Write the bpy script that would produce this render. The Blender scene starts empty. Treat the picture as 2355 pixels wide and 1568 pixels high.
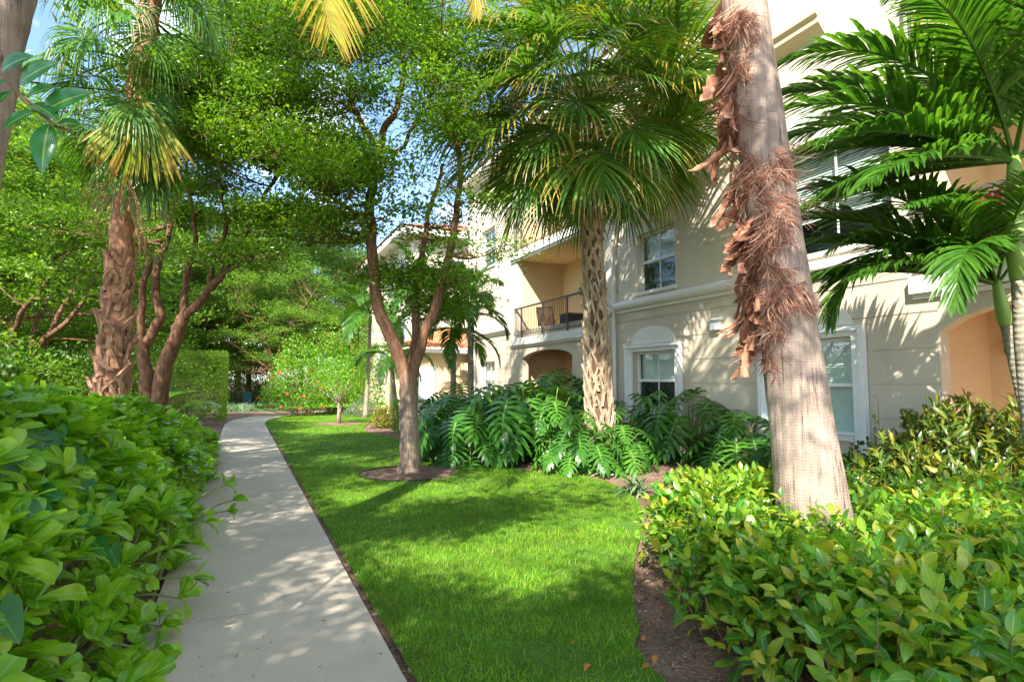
import bpy, math, random
import numpy as np
from mathutils import Vector, Matrix
from mathutils.geometry import tessellate_polygon

scene = bpy.context.scene
COL = scene.collection
R_ = math.radians
rng = np.random.default_rng(11)

# ------------------------------------------------------------------ camera, sky, sun, exposure
EYE = 1.55
YAW, PITCH = R_(25.4), R_(4.03)
FZ, CU, CV = 1308.0, 1177.0, 784.0           # focal length and centre in the units of the measured photograph
cam_d = bpy.data.cameras.new('camera')
cam_d.lens = 20.0; cam_d.sensor_width = 36.0
cam_d.clip_start = 0.05; cam_d.clip_end = 1000
cam = bpy.data.objects.new('camera', cam_d); COL.objects.link(cam)
cam.location = (0, 0, EYE)
cam.rotation_euler = (R_(90) + PITCH, 0, -YAW)
scene.camera = cam

SUN_EL = 42.0
SUN_AZ = (-0.66, -0.75)
_n = math.hypot(*SUN_AZ)
TO_SUN = Vector((SUN_AZ[0]/_n*math.cos(R_(SUN_EL)), SUN_AZ[1]/_n*math.cos(R_(SUN_EL)), math.sin(R_(SUN_EL))))
world = bpy.data.worlds.new('World'); scene.world = world
world.use_nodes = True
wn, wl = world.node_tree.nodes, world.node_tree.links
wn.clear()
wo = wn.new('ShaderNodeOutputWorld'); wb = wn.new('ShaderNodeBackground')
sky = wn.new('ShaderNodeTexSky'); sky.sky_type = 'NISHITA'; sky.sun_disc = False
sky.sun_elevation = R_(SUN_EL); sky.sun_rotation = math.atan2(SUN_AZ[0], SUN_AZ[1])
sky.air_density = 1.0; sky.dust_density = 0.6; sky.ozone_density = 3.0
# thin broken cloud in the sky
wtc = wn.new('ShaderNodeTexCoord'); wno = wn.new('ShaderNodeTexNoise'); wno.inputs['Scale'].default_value = 3.2
wno.inputs['Detail'].default_value = 7; wno.inputs['Roughness'].default_value = .6
wrp = wn.new('ShaderNodeValToRGB'); wrp.color_ramp.elements[0].position = .53; wrp.color_ramp.elements[1].position = .7
wmx = wn.new('ShaderNodeMixRGB'); wmx.inputs[2].default_value = (11, 11, 11.5, 1)
wl.new(wtc.outputs['Generated'], wno.inputs['Vector']); wl.new(wno.outputs['Fac'], wrp.inputs['Fac'])
wl.new(wrp.outputs['Color'], wmx.inputs['Fac']); wl.new(sky.outputs['Color'], wmx.inputs[1])
wl.new(wmx.outputs[0], wb.inputs['Color']); wb.inputs['Strength'].default_value = 0.14
wl.new(wb.outputs[0], wo.inputs['Surface'])
sd = bpy.data.lights.new('sun', 'SUN'); sd.energy = 4.6; sd.angle = R_(0.5); sd.color = (1.0, 0.93, 0.82)
so = bpy.data.objects.new('sun', sd); COL.objects.link(so)
so.rotation_euler = TO_SUN.to_track_quat('Z', 'Y').to_euler()
scene.view_settings.view_transform = 'Standard'; scene.view_settings.look = 'None'
scene.view_settings.exposure = 1.66; scene.view_settings.gamma = 1.0
scene.view_settings.use_curve_mapping = False
scene.cycles.max_bounces = 8; scene.cycles.diffuse_bounces = 4; scene.cycles.glossy_bounces = 2
scene.cycles.transmission_bounces = 5; scene.cycles.transparent_max_bounces = 6

# ------------------------------------------------------------------ measuring the photograph
_cy, _sy = math.cos(YAW), math.sin(YAW)
FWD = np.array([_sy, _cy, 0.0]); RGT = np.array([_cy, -_sy, 0.0])
_cp, _sp = math.cos(PITCH), math.sin(PITCH)
def ray(u, v):
    a = (u-CU)/FZ; b = -(v-CV)/FZ
    return RGT*a + FWD*(_cp - b*_sp) + np.array([0, 0, 1.0])*(_sp + b*_cp)
def P(u, v, d):                                # the point at forward distance d metres
    r = ray(u, v)
    return np.array([0, 0, EYE]) + r*(d/(r@FWD))
def G(u, v, z=0.0):                            # the point on the ground
    r = ray(u, v)
    return np.array([0, 0, EYE]) + r*((z-EYE)/r[2])
def L2(lat, d):                                # ground point from sideways and forward distance
    p = RGT*lat + FWD*d
    return np.array([p[0], p[1], 0.0])

# ------------------------------------------------------------------ object bookkeeping
def tag(o, label=None, cat=None, group=None, kind=None):
    if label: o['label'] = label
    if cat: o['category'] = cat
    if group: o['group'] = group
    if kind: o['kind'] = kind
    return o
def thing(name, label, cat, loc=(0, 0, 0), group=None):
    o = bpy.data.objects.new(name, None); COL.objects.link(o)
    o.empty_display_size = .2
    o.location = tuple(float(c) for c in loc)
    return tag(o, label, cat, group)
def link(name, me, mat=None, parent=None, loc=None, rot=None):
    o = bpy.data.objects.new(name, me); COL.objects.link(o)
    if mat is not None and len(me.materials) == 0: me.materials.append(mat)
    if parent is not None: o.parent = parent
    if loc is not None: o.location = tuple(float(c) for c in loc)
    if rot is not None: o.rotation_euler = rot
    return o
def copy_tree(root, loc, rotz=0, scale=1.0, label=None, group=None):
    r = root.copy(); COL.objects.link(r)
    r.location = tuple(float(c) for c in loc); r.rotation_euler = (0, 0, rotz); r.scale = (scale,)*3 if not hasattr(scale, '__len__') else scale
    if label: r['label'] = label
    if group: r['group'] = group
    for ch in list(root.children):
        c = ch.copy(); COL.objects.link(c); c.parent = r
        for g in list(ch.children):
            k = g.copy(); COL.objects.link(k); k.parent = c
    return r

# ------------------------------------------------------------------ mesh building
class MB:
    def __init__(s): s.V = []; s.Q = []; s.T = []; s.t = []; s.w = []; s.n = 0
    def add(s, V, Q=None, T=None, t=None, w=None):
        V = np.asarray(V, float).reshape(-1, 3)
        if Q is not None and len(Q): s.Q.append(np.asarray(Q, np.int64).reshape(-1, 4) + s.n)
        if T is not None and len(T): s.T.append(np.asarray(T, np.int64).reshape(-1, 3) + s.n)
        s.V.append(V); s.n += len(V)
        s.t.append(np.zeros(len(V)) if t is None else np.asarray(t, float).ravel())
        s.w.append(np.ones(len(V)) if w is None else np.asarray(w, float).ravel())
    def mesh(s, name, smooth=False, off=None):
        V = np.concatenate(s.V)
        if off is not None: V = V - np.asarray(off, float)
        me = bpy.data.meshes.new(name)
        Q = np.concatenate(s.Q) if s.Q else np.zeros((0, 4), np.int64)
        T = np.concatenate(s.T) if s.T else np.zeros((0, 3), np.int64)
        nl = Q.size + T.size
        me.vertices.add(len(V)); me.vertices.foreach_set('co', V.astype(np.float32).ravel())
        me.loops.add(nl); me.loops.foreach_set('vertex_index', np.concatenate([Q.ravel(), T.ravel()]).astype(np.int32))
        me.polygons.add(len(Q)+len(T))
        st = np.concatenate([np.arange(len(Q))*4, Q.size + np.arange(len(T))*3]).astype(np.int32)
        me.polygons.foreach_set('loop_start', st)
        me.polygons.foreach_set('use_smooth', np.full(len(Q)+len(T), smooth))
        for nm, arr in (('t', s.t), ('w', s.w)):
            at = me.attributes.new(nm, 'FLOAT', 'POINT')
            at.data.foreach_set('value', np.concatenate(arr).astype(np.float32))
        me.update(calc_edges=True); me.validate()
        return me
    def box(s, x0, x1, y0, y1, z0, z1):
        V = [(x, y, z) for x in (x0, x1) for y in (y0, y1) for z in (z0, z1)]
        s.add(V, [(0, 1, 3, 2), (4, 6, 7, 5), (0, 4, 5, 1), (2, 3, 7, 6), (0, 2, 6, 4), (1, 5, 7, 3)])
    def tube(s, pts, rad, seg=8, cap=True, rough=0.0):
        V, Q, T, t = tube(pts, rad, seg, cap, rough); s.add(V, Q, T, t)
    def poly(s, pts):                          # flat polygon, tessellated
        pts = [tuple(p) for p in pts]
        tr = tessellate_polygon([[Vector(p) for p in pts]])
        s.add(pts, None, [tuple(t) for t in tr])
    def prism(s, prof, axis, a0, a1):          # closed profile extruded along an axis: 'x','y','z'
        n = len(prof)
        def mk(a): return [((a, p[0], p[1]) if axis == 'x' else (p[0], a, p[1]) if axis == 'y' else (p[0], p[1], a)) for p in prof]
        V = mk(a0) + mk(a1)
        Q = [(i, (i+1) % n, n+(i+1) % n, n+i) for i in range(n)]
        tr = tessellate_polygon([[Vector((p[0], p[1], 0)) for p in prof]])
        s.add(V, Q, [tuple(t) for t in tr] + [tuple(n+i for i in reversed(t)) for t in tr])

def smooth_path(pts, k=4):
    pts = np.asarray(pts, float)
    if len(pts) < 3: return pts
    out = []
    for i in range(len(pts)-1):
        p0 = pts[max(i-1, 0)]; p1 = pts[i]; p2 = pts[i+1]; p3 = pts[min(i+2, len(pts)-1)]
        for j in range(k):
            t = j/k
            out.append(.5*((2*p1)+(-p0+p2)*t+(2*p0-5*p1+4*p2-p3)*t*t+(-p0+3*p1-3*p2+p3)*t**3))
    out.append(pts[-1]); return np.array(out)

def tube(pts, rad, seg=8, cap=True, rough=0.0):
    pts = np.asarray(pts, float); n = len(pts)
    rad = np.broadcast_to(np.asarray(rad, float), (n,))
    tan = np.gradient(pts, axis=0); tan /= np.linalg.norm(tan, axis=1)[:, None] + 1e-9
    a = np.array([1.0, 0, 0]) if abs(tan[0][0]) < .8 else np.array([0, 1.0, 0])
    V = []; 
    for i in range(n):
        a = a - tan[i]*(a@tan[i]); a /= np.linalg.norm(a)+1e-9
        b = np.cross(tan[i], a)
        ang = np.arange(seg)*2*np.pi/seg
        r = rad[i]*(1 + (rng.normal(0, rough, seg) if rough else 0))
        V.append(pts[i] + (np.cos(ang)*r)[:, None]*a + (np.sin(ang)*r)[:, None]*b)
    V = np.concatenate(V)
    i = np.arange(n-1)[:, None]*seg; j = np.arange(seg)[None, :]
    Q = np.stack([i+j, i+(j+1) % seg, i+seg+(j+1) % seg, i+seg+j], -1).reshape(-1, 4)
    T = []
    if cap:
        V = np.concatenate([V, pts[-1:], pts[:1]])
        T = [((n-1)*seg+k, (n-1)*seg+(k+1) % seg, n*seg) for k in range(seg)] + [((k+1) % seg, k, n*seg+1) for k in range(seg)]
    t = np.concatenate([np.repeat(np.linspace(0, 1, n), seg), [1, 0] if cap else []])
    return V, Q, np.array(T) if len(T) else None, t

def leaf_template(n, prof, L=1.0, W=.3, fold=.25, curve=.5, wave=0.0):
    """a leaf along +x with its normal +z: n sections, half-width profile prof(t), folded along the midrib, bending down"""
    V = []; t_ = []; w_ = []; x = z = 0.0
    for i in range(n+1):
        t = i/n
        th = curve*(t-.25)
        if i: x += math.cos(th)*L/n; z -= math.sin(th)*L/n
        hw = max(prof(t)*W, 1e-4)
        e = wave*math.sin(t*9)*hw
        V += [(x, hw, z+fold*hw+e), (x, 0, z), (x, -hw, z+fold*hw-e)]
        t_ += [t]*3; w_ += [1, 0, 1]
    Q = []
    for i in range(n):
        a = i*3
        Q += [(a+1, a+4, a+3, a), (a+2, a+5, a+4, a+1)]
    return np.array(V), np.array(Q), np.array(t_), np.array(w_)
RHOMB = (np.array([(0, 0, 0), (.55, .5, .12), (1, 0, 0), (.55, -.5, .12)]), np.array([(0, 3, 2, 1)]), np.array([0, .5, 1, .5]), np.array([0, 1, 0, 1.]))

def unit(a): return a/(np.linalg.norm(a, axis=-1, keepdims=True)+1e-9)
def frames(D, N):
    x = unit(D); y = unit(np.cross(N, x)); z = np.cross(x, y)
    return np.stack([x, y, z], -1)             # columns are the local axes
def scatter(mb, tmpl, pos, D, N, sc, sw=None):
    """put a copy of the leaf template at every pos; sc scales length, sw scales width"""
    V, Q, t, w = tmpl
    M = frames(D, N); n = len(pos); k = len(V)
    if n == 0: return
    sc = np.broadcast_to(np.asarray(sc, float), (n,)); sw = sc if sw is None else np.broadcast_to(np.asarray(sw, float), (n,))
    S = np.stack([sc, sw, sc], -1)
    VV = np.einsum('nij,nkj->nki', M, V[None]*S[:, None, :]) + pos[:, None, :]
    QQ = (Q[None] + (np.arange(n)*k)[:, None, None]).reshape(-1, 4)
    mb.add(VV.reshape(-1, 3), QQ, None, np.tile(t, n), np.tile(w, n))
def rand_unit(n, r=rng):
    return unit(r.normal(size=(n, 3)))

# ------------------------------------------------------------------ materials
def newmat(name):
    m = bpy.data.materials.new(name); m.use_nodes = True
    nt = m.node_tree; nt.nodes.clear()
    return m, nt.nodes, nt.links
def ramp(n, stops, interp='LINEAR'):
    r = n.new('ShaderNodeValToRGB'); r.color_ramp.interpolation = interp
    e = r.color_ramp.elements
    while len(e) < len(stops): e.new(.5)
    for el, (p, c) in zip(e, stops): el.position = p; el.color = (*c, 1)
    return r
def leaf_mat(name, cols, rough=.42, transl=.35, tcol=None, tip=None, midrib=None, spec=.45, nsc=14, vr=.3):
    m, n, l = newmat(name)
    out = n.new('ShaderNodeOutputMaterial'); pb = n.new('ShaderNodeBsdfPrincipled')
    geo = n.new('ShaderNodeNewGeometry')
    rp = ramp(n, [(i/(len(cols)-1), c) for i, c in enumerate(cols)])
    l.new(geo.outputs['Random Per Island'], rp.inputs['Fac'])
    col = rp.outputs['Color']
    if tip:
        at = n.new('ShaderNodeAttribute'); at.attribute_name = 't'
        no = n.new('ShaderNodeMath'); no.operation = 'MULTIPLY_ADD'; no.inputs[1].default_value = .35; 
        l.new(geo.outputs['Random Per Island'], no.inputs[0]); l.new(at.outputs['Fac'], no.inputs[2])
        tr = ramp(n, [(min(.99, tip[1]), (0, 0, 0)), (min(1.0, tip[2]), (1, 1, 1))])
        sb = n.new('ShaderNodeMath'); sb.operation = 'SUBTRACT'; sb.inputs[1].default_value = .25
        l.new(no.outputs[0], sb.inputs[0]); l.new(sb.outputs[0], tr.inputs['Fac'])
        mx = n.new('ShaderNodeMixRGB'); mx.inputs[2].default_value = (*tip[0], 1)
        l.new(tr.outputs['Color'], mx.inputs['Fac']); l.new(col, mx.inputs[1]); col = mx.outputs[0]
    if midrib:
        at2 = n.new('ShaderNodeAttribute'); at2.attribute_name = 'w'
        mr = ramp(n, [(.04, (1, 1, 1)), (.11, (0, 0, 0))])
        l.new(at2.outputs['Fac'], mr.inputs['Fac'])
        mx2 = n.new('ShaderNodeMixRGB'); mx2.inputs[2].default_value = (*midrib, 1)
        l.new(mr.outputs['Color'], mx2.inputs['Fac']); l.new(col, mx2.inputs[1]); col = mx2.outputs[0]
    # blotchy variation inside a leaf
    nz = n.new('ShaderNodeTexNoise'); nz.inputs['Scale'].default_value = nsc; nz.inputs['Detail'].default_value = 3
    tc = n.new('ShaderNodeTexCoord'); l.new(tc.outputs['Object'], nz.inputs['Vector'])
    hv = n.new('ShaderNodeHueSaturation'); mr2 = n.new('ShaderNodeMapRange')
    mr2.inputs['To Min'].default_value = 1-vr; mr2.inputs['To Max'].default_value = 1+vr; mr2.inputs['From Min'].default_value = .2; mr2.inputs['From Max'].default_value = .8
    l.new(nz.outputs['Fac'], mr2.inputs['Value']); l.new(mr2.outputs[0], hv.inputs['Value']); l.new(col, hv.inputs['Color'])
    col = hv.outputs['Color']
    l.new(col, pb.inputs['Base Color']); pb.inputs['Roughness'].default_value = rough
    pb.inputs['Specular IOR Level'].default_value = spec
    tb = n.new('ShaderNodeBsdfTranslucent'); mc = n.new('ShaderNodeMixRGB'); mc.blend_type = 'MULTIPLY'; mc.inputs['Fac'].default_value = 1
    mc.inputs[2].default_value = (*(tcol or (1.6, 1.5, .5)), 1)
    l.new(col, mc.inputs[1]); l.new(mc.outputs[0], tb.inputs['Color'])
    ms = n.new('ShaderNodeMixShader'); ms.inputs['Fac'].default_value = transl
    l.new(pb.outputs[0], ms.inputs[1]); l.new(tb.outputs[0], ms.inputs[2]); l.new(ms.outputs[0], out.inputs['Surface'])
    return m
def surf_mat(name, stops, scale=(1, 1, 1), nscale=8, detail=6, rough=.8, bump=.3, bdist=.02, fine=None, rings=None, spec=.3, metal=0.0):
    """noise driven colour and relief in object space; fine = (scale, amount) second grain; rings = (scale, strength) horizontal rings"""
    m, n, l = newmat(name)
    out = n.new('ShaderNodeOutputMaterial'); pb = n.new('ShaderNodeBsdfPrincipled')
    tc = n.new('ShaderNodeTexCoord'); mp = n.new('ShaderNodeMapping'); mp.inputs['Scale'].default_value = scale
    l.new(tc.outputs['Object'], mp.inputs['Vector'])
    nz = n.new('ShaderNodeTexNoise'); nz.inputs['Scale'].default_value = nscale; nz.inputs['Detail'].default_value = detail
    nz.inputs['Roughness'].default_value = .62
    l.new(mp.outputs[0], nz.inputs['Vector'])
    rp = ramp(n, stops); l.new(nz.outputs['Fac'], rp.inputs['Fac'])
    col = rp.outputs['Color']; h = nz.outputs['Fac']
    if fine:
        n2 = n.new('ShaderNodeTexNoise'); n2.inputs['Scale'].default_value = fine[0]; n2.inputs['Detail'].default_value = 4
        l.new(tc.outputs['Object'], n2.inputs['Vector'])
        hv = n.new('ShaderNodeHueSaturation'); mr = n.new('ShaderNodeMapRange')
        mr.inputs['From Min'].default_value = .3; mr.inputs['From Max'].default_value = .7
        mr.inputs['To Min'].default_value = 1-fine[1]; mr.inputs['To Max'].default_value = 1+fine[1]
        l.new(n2.outputs['Fac'], mr.inputs['Value']); l.new(mr.outputs[0], hv.inputs['Value']); l.new(col, hv.inputs['Color'])
        col = hv.outputs['Color']
        ad = n.new('ShaderNodeMath'); ad.operation = 'MULTIPLY_ADD'; ad.inputs[1].default_value = .5
        l.new(n2.outputs['Fac'], ad.inputs[0]); l.new(h, ad.inputs[2]); h = ad.outputs[0]
    if rings:
        wv = n.new('ShaderNodeTexWave'); wv.bands_direction = 'Z'; wv.inputs['Scale'].default_value = rings[0]
        wv.inputs['Distortion'].default_value = 7.0; wv.inputs['Detail'].default_value = 4; wv.inputs['Detail Scale'].default_value = 1.3
        l.new(tc.outputs['Object'], wv.inputs['Vector'])
        ad2 = n.new('ShaderNodeMath'); ad2.operation = 'MULTIPLY_ADD'; ad2.inputs[1].default_value = rings[1]
        l.new(wv.outputs['Fac'], ad2.inputs[0]); l.new(h, ad2.inputs[2]); h = ad2.outputs[0]
        mxr = n.new('ShaderNodeMixRGB'); mxr.blend_type = 'MULTIPLY'; mxr.inputs[2].default_value = (.72, .66, .6, 1)
        rr = ramp(n, [(.0, (rings[2],)*3), (.35, (0, 0, 0))]); l.new(wv.outputs['Fac'], rr.inputs['Fac'])
        l.new(rr.outputs['Color'], mxr.inputs['Fac']); l.new(col, mxr.inputs[1]); col = mxr.outputs[0]
    bp = n.new('ShaderNodeBump'); bp.inputs['Strength'].default_value = bump; bp.inputs['Distance'].default_value = bdist
    l.new(h, bp.inputs['Height']); l.new(bp.outputs[0], pb.inputs['Normal'])
    l.new(col, pb.inputs['Base Color']); pb.inputs['Roughness'].default_value = rough
    pb.inputs['Specular IOR Level'].default_value = spec; pb.inputs['Metallic'].default_value = metal
    l.new(pb.outputs[0], out.inputs['Surface'])
    return m
def plain(name, c, rough=.5, spec=.4, metal=0.0):
    return surf_mat(name, [(.3, tuple(x*.92 for x in c)), (.7, tuple(min(1, x*1.06) for x in c))], nscale=6, rough=rough, bump=.05, bdist=.004, spec=spec, metal=metal)

M = {}
M['canopy'] = leaf_mat('canopy_leaf', [(.06, .15, .012), (.10, .23, .016), (.15, .31, .02), (.22, .37, .03)], rough=.33, transl=.5, spec=.6)
M['canopy_far'] = leaf_mat('far_leaf', [(.06, .15, .016), (.10, .22, .02), (.15, .29, .026), (.21, .34, .035)], rough=.45, transl=.5)
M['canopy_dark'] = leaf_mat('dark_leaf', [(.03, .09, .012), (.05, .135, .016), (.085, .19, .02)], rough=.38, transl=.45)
M['sabal'] = leaf_mat('sabal_frond', [(.045, .135, .02), (.075, .195, .024), (.12, .26, .03), (.18, .32, .038)], rough=.32, transl=.32, tip=((.46, .3, .05), .6, .95), spec=.55)
M['wash'] = leaf_mat('fan_frond', [(.05, .16, .03), (.09, .23, .035), (.16, .3, .05)], rough=.38, transl=.38, tip=((.38, .3, .12), .75, 1.0))
M['gold'] = leaf_mat('golden_frond', [(.2, .34, .02), (.32, .4, .02), (.42, .4, .025)], rough=.4, transl=.55, tcol=(1.2, 1.1, .4), tip=((.42, .25, .03), .5, 1.0))
M['dead'] = leaf_mat('dead_frond', [(.22, .13, .06), (.32, .21, .1), (.4, .28, .15)], rough=.7, transl=.2, tcol=(1.1, 1, .8), spec=.2)
M['coco'] = leaf_mat('coconut_frond', [(.34, .36, .03), (.44, .38, .04), (.5, .37, .05), (.28, .36, .04)], rough=.35, transl=.5, tcol=(1.2, 1.1, .5), tip=((.5, .24, .05), .72, 1.0))
M['adonidia'] = leaf_mat('feather_frond', [(.04, .13, .016), (.065, .18, .02), (.105, .25, .026)], rough=.34, transl=.46, spec=.5)
M['philo'] = leaf_mat('lobed_leaf', [(.03, .12, .014), (.05, .17, .018), (.085, .24, .024)], rough=.33, transl=.32, spec=.45, midrib=(.2, .34, .08))
M['scaevola'] = leaf_mat('rosette_leaf', [(.13, .32, .014), (.18, .41, .017), (.24, .48, .02), (.31, .51, .026)], rough=.27, transl=.42, midrib=(.34, .5, .14), spec=.6)
M['heart'] = leaf_mat('heart_leaf', [(.03, .16, .03), (.04, .2, .035)], rough=.45, transl=.3, midrib=(.12, .28, .08))
M['coco_plum'] = leaf_mat('hedge_leaf', [(.045, .17, .02), (.07, .25, .02), (.12, .33, .022), (.2, .38, .028), (.2, .38, .026), (.32, .43, .03), (.46, .42, .04)], rough=.28, transl=.4, midrib=(.36, .44, .1), spec=.55)
M['croton'] = leaf_mat('croton_leaf', [(.018, .07, .012), (.03, .095, .014), (.05, .125, .016), (.13, .17, .02), (.3, .27, .03)], rough=.35, transl=.3, midrib=(.5, .4, .05))
M['boxhedge'] = leaf_mat('clipped_leaf', [(.04, .13, .015), (.07, .2, .02), (.13, .28, .025), (.2, .33, .03)], rough=.4, transl=.4)
M['topped_hedge'] = leaf_mat('trimmed_leaf', [(.08, .2, .015), (.13, .28, .02), (.21, .37, .025), (.3, .43, .03)], rough=.4, transl=.4)
M['greygreen'] = leaf_mat('grey_green_leaf', [(.1, .2, .1), (.15, .26, .13), (.2, .32, .16)], rough=.5, transl=.3, tcol=(1.2, 1.2, .8))
M['yellowgreen'] = leaf_mat('yellow_leaf', [(.2, .3, .03), (.35, .38, .04), (.5, .42, .05)], rough=.4, transl=.4)
M['hibiscus'] = leaf_mat('hibiscus_leaf', [(.08, .24, .02), (.15, .35, .025), (.24, .42, .03)], rough=.3, transl=.45)
M['red_petal'] = leaf_mat('red_petal', [(.7, .02, .015), (.8, .05, .02)], rough=.45, transl=.35, tcol=(1.1, .6, .5))
M['ribbon'] = leaf_mat('ribbon_leaf', [(.08, .18, .05), (.16, .26, .11), (.3, .36, .22)], rough=.45, transl=.3, tcol=(1.1, 1.1, .8))
M['banana'] = leaf_mat('paddle_leaf', [(.06, .2, .04), (.09, .26, .05)], rough=.3, transl=.4, midrib=(.3, .42, .15))
M['grass'] = leaf_mat('grass_blade', [(.075, .2, .008), (.115, .29, .01), (.17, .37, .014), (.24, .42, .02), (.36, .33, .08)], rough=.45, transl=.45, spec=.3, nsc=1.9, vr=.5)
M['bigleaf'] = leaf_mat('oval_leaf', [(.03, .17, .04), (.045, .22, .05)], rough=.2, transl=.35, midrib=(.3, .42, .12), spec=.7)
M['fallen'] = leaf_mat('fallen_leaf', [(.5, .12, .03), (.55, .2, .04)], rough=.6, transl=.2, tcol=(1, .8, .5))
M['bark'] = surf_mat('brown_bark', [(.3, (.075, .036, .022)), (.5, (.18, .088, .05)), (.7, (.27, .145, .085))], scale=(1, 1, .16), nscale=26, bump=.8, bdist=.03, fine=(60, .25))
M['bark_two'] = None
M['bark_pale'] = surf_mat('pale_bark', [(.3, (.16, .12, .09)), (.5, (.36, .27, .2)), (.7, (.46, .36, .28))], scale=(1, 1, .12), nscale=30, bump=.8, bdist=.03, fine=(70, .2))
M['palm_smooth'] = surf_mat('ringed_palm_bark', [(.35, (.10, .07, .05)), (.41, (.27, .205, .16)), (.6, (.345, .27, .215)), (.8, (.31, .265, .235))], scale=(1, 1, .05), nscale=34, detail=9, bump=.8, bdist=.03, fine=(5, .3), rings=(15, .05, .12))
M['palm_grey'] = surf_mat('grey_palm_bark', [(.3, (.16, .15, .11)), (.6, (.3, .275, .21))], scale=(1, 1, .3), nscale=14, bump=.5, bdist=.02, rings=(5, .6, .7))
M['boot'] = surf_mat('boot_fibre', [(.28, (.16, .11, .07)), (.5, (.37, .28, .185)), (.75, (.5, .41, .3))], scale=(1, 1, .25), nscale=30, bump=.7, bdist=.02, fine=(4, .4))
M['boot_red'] = surf_mat('old_boot_fibre', [(.28, (.16, .06, .035)), (.5, (.38, .175, .10)), (.75, (.5, .3, .2))], scale=(1, 1, .3), nscale=30, bump=.7, bdist=.02, fine=(5, .35))
M['fibre'] = leaf_mat('peeling_fibre', [(.15, .065, .04), (.32, .155, .1), (.43, .25, .175), (.52, .39, .31), (.36, .16, .095), (.24, .12, .08)], rough=.75, transl=.25, tcol=(1.25, .8, .6), spec=.15)
M['dark_core'] = surf_mat('dark_fibre', [(.3, (.08, .04, .025)), (.7, (.2, .11, .07))], scale=(1, 1, .2), nscale=40, bump=1, bdist=.02)
M['shaft'] = surf_mat('green_crownshaft', [(.3, (.16, .3, .05)), (.7, (.28, .42, .1))], scale=(1, 1, .1), nscale=10, rough=.4, bump=.1, rings=(.7, .2, .25))
M['stem'] = surf_mat('green_stem', [(.3, (.16, .2, .06)), (.7, (.26, .3, .1))], nscale=10, rough=.6, bump=.2)
M['twig'] = surf_mat('brown_twig', [(.3, (.14, .08, .05)), (.7, (.3, .2, .12))], nscale=20, rough=.8, bump=.4)
M['soil'] = surf_mat('mulch', [(.25, (.07, .04, .028)), (.42, (.17, .1, .068)), (.58, (.26, .165, .115)), (.78, (.4, .3, .23))], nscale=38, detail=10, bump=1.0, bdist=.03, fine=(2.2, .35), rough=.95)
M['lawn_soil'] = surf_mat('turf_base', [(.3, (.05, .12, .012)), (.55, (.085, .2, .015)), (.8, (.13, .26, .03))], nscale=45, detail=8, bump=.9, bdist=.03, fine=(3, .25), rough=.95)
M['concrete'] = surf_mat('concrete', [(.25, (.45, .38, .30)), (.5, (.52, .445, .355)), (.75, (.57, .49, .395))], nscale=2.0, detail=10, bump=.12, bdist=.006, fine=(160, .12), rough=.85)
M['stucco'] = surf_mat('cream_stucco', [(.25, (.52, .465, .365)), (.45, (.60, .535, .415)), (.75, (.655, .585, .455))], scale=(1, 1, .3), nscale=1.6, detail=8, bump=.28, bdist=.012, fine=(48, .05), rough=.9)
M['stucco_low'] = surf_mat('beige_stucco', [(.25, (.46, .4, .31)), (.45, (.55, .475, .36)), (.75, (.6, .52, .4))], scale=(1, 1, .35), nscale=1.8, detail=8, bump=.2, bdist=.01, fine=(48, .05), rough=.9)
M['stucco_tan'] = surf_mat('tan_stucco', [(.3, (.64, .495, .30)), (.7, (.69, .54, .33))], nscale=1.2, detail=6, bump=.2, bdist=.01, fine=(48, .05), rough=.9)
M['stucco_orange'] = surf_mat('ochre_stucco', [(.3, (.60, .43, .26)), (.7, (.65, .475, .29))], nscale=1.2, detail=6, bump=.2, bdist=.01, fine=(48, .05), rough=.9)
M['trim'] = surf_mat('white_trim', [(.3, (.7, .67, .6)), (.7, (.76, .73, .66))], nscale=2, bump=.08, bdist=.004, fine=(60, .03), rough=.6)
M['white'] = plain('white_frame', (.76, .76, .74), .4)
M['greyframe'] = plain('pale_grey_frame', (.6, .6, .6), .4)
M['rail'] = plain('bronze_rail', (.09, .075, .065), .4, .5)
M['iron'] = plain('black_iron', (.02, .018, .016), .45)
M['blind'] = plain('pale_blind', (.78, .8, .74), .6)
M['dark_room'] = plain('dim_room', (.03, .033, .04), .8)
M['tile'] = surf_mat('terracotta_tile', [(.3, (.42, .12, .055)), (.55, (.58, .2, .09)), (.8, (.66, .3, .16))], nscale=7, bump=.3, bdist=.02, fine=(3, .2), rough=.85)
M['blue'] = plain('blue_plastic', (.03, .16, .26), .5)
M['red_cloth'] = plain('red_cloth', (.7, .08, .04), .7)
M['edging'] = plain('black_edging', (.03, .03, .03), .5)
M['lampglass'] = plain('frosted_glass', (.55, .5, .42), .3)
m, n, l = newmat('window_glass')
o_ = n.new('ShaderNodeOutputMaterial'); g_ = n.new('ShaderNodeBsdfGlossy'); g_.inputs['Roughness'].default_value = .02
g_.inputs['Color'].default_value = (.9, .95, 1, 1)
t_ = n.new('ShaderNodeBsdfTransparent'); t_.inputs['Color'].default_value = (.82, .9, .9, 1)
lw_ = n.new('ShaderNodeLayerWeight'); pw_ = n.new('ShaderNodeMath'); pw_.operation = 'POWER'; pw_.inputs[1].default_value = 4.0
l.new(lw_.outputs['Facing'], pw_.inputs[0]); f_ = n.new('ShaderNodeMath'); f_.operation = 'MULTIPLY_ADD'; f_.inputs[1].default_value = .75; f_.inputs[2].default_value = .09
l.new(pw_.outputs[0], f_.inputs[0])
x_ = n.new('ShaderNodeMixShader'); l.new(f_.outputs[0], x_.inputs[0]); l.new(t_.outputs[0], x_.inputs[1]); l.new(g_.outputs[0], x_.inputs[2])
l.new(x_.outputs[0], o_.inputs['Surface']); M['glass'] = m

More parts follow.
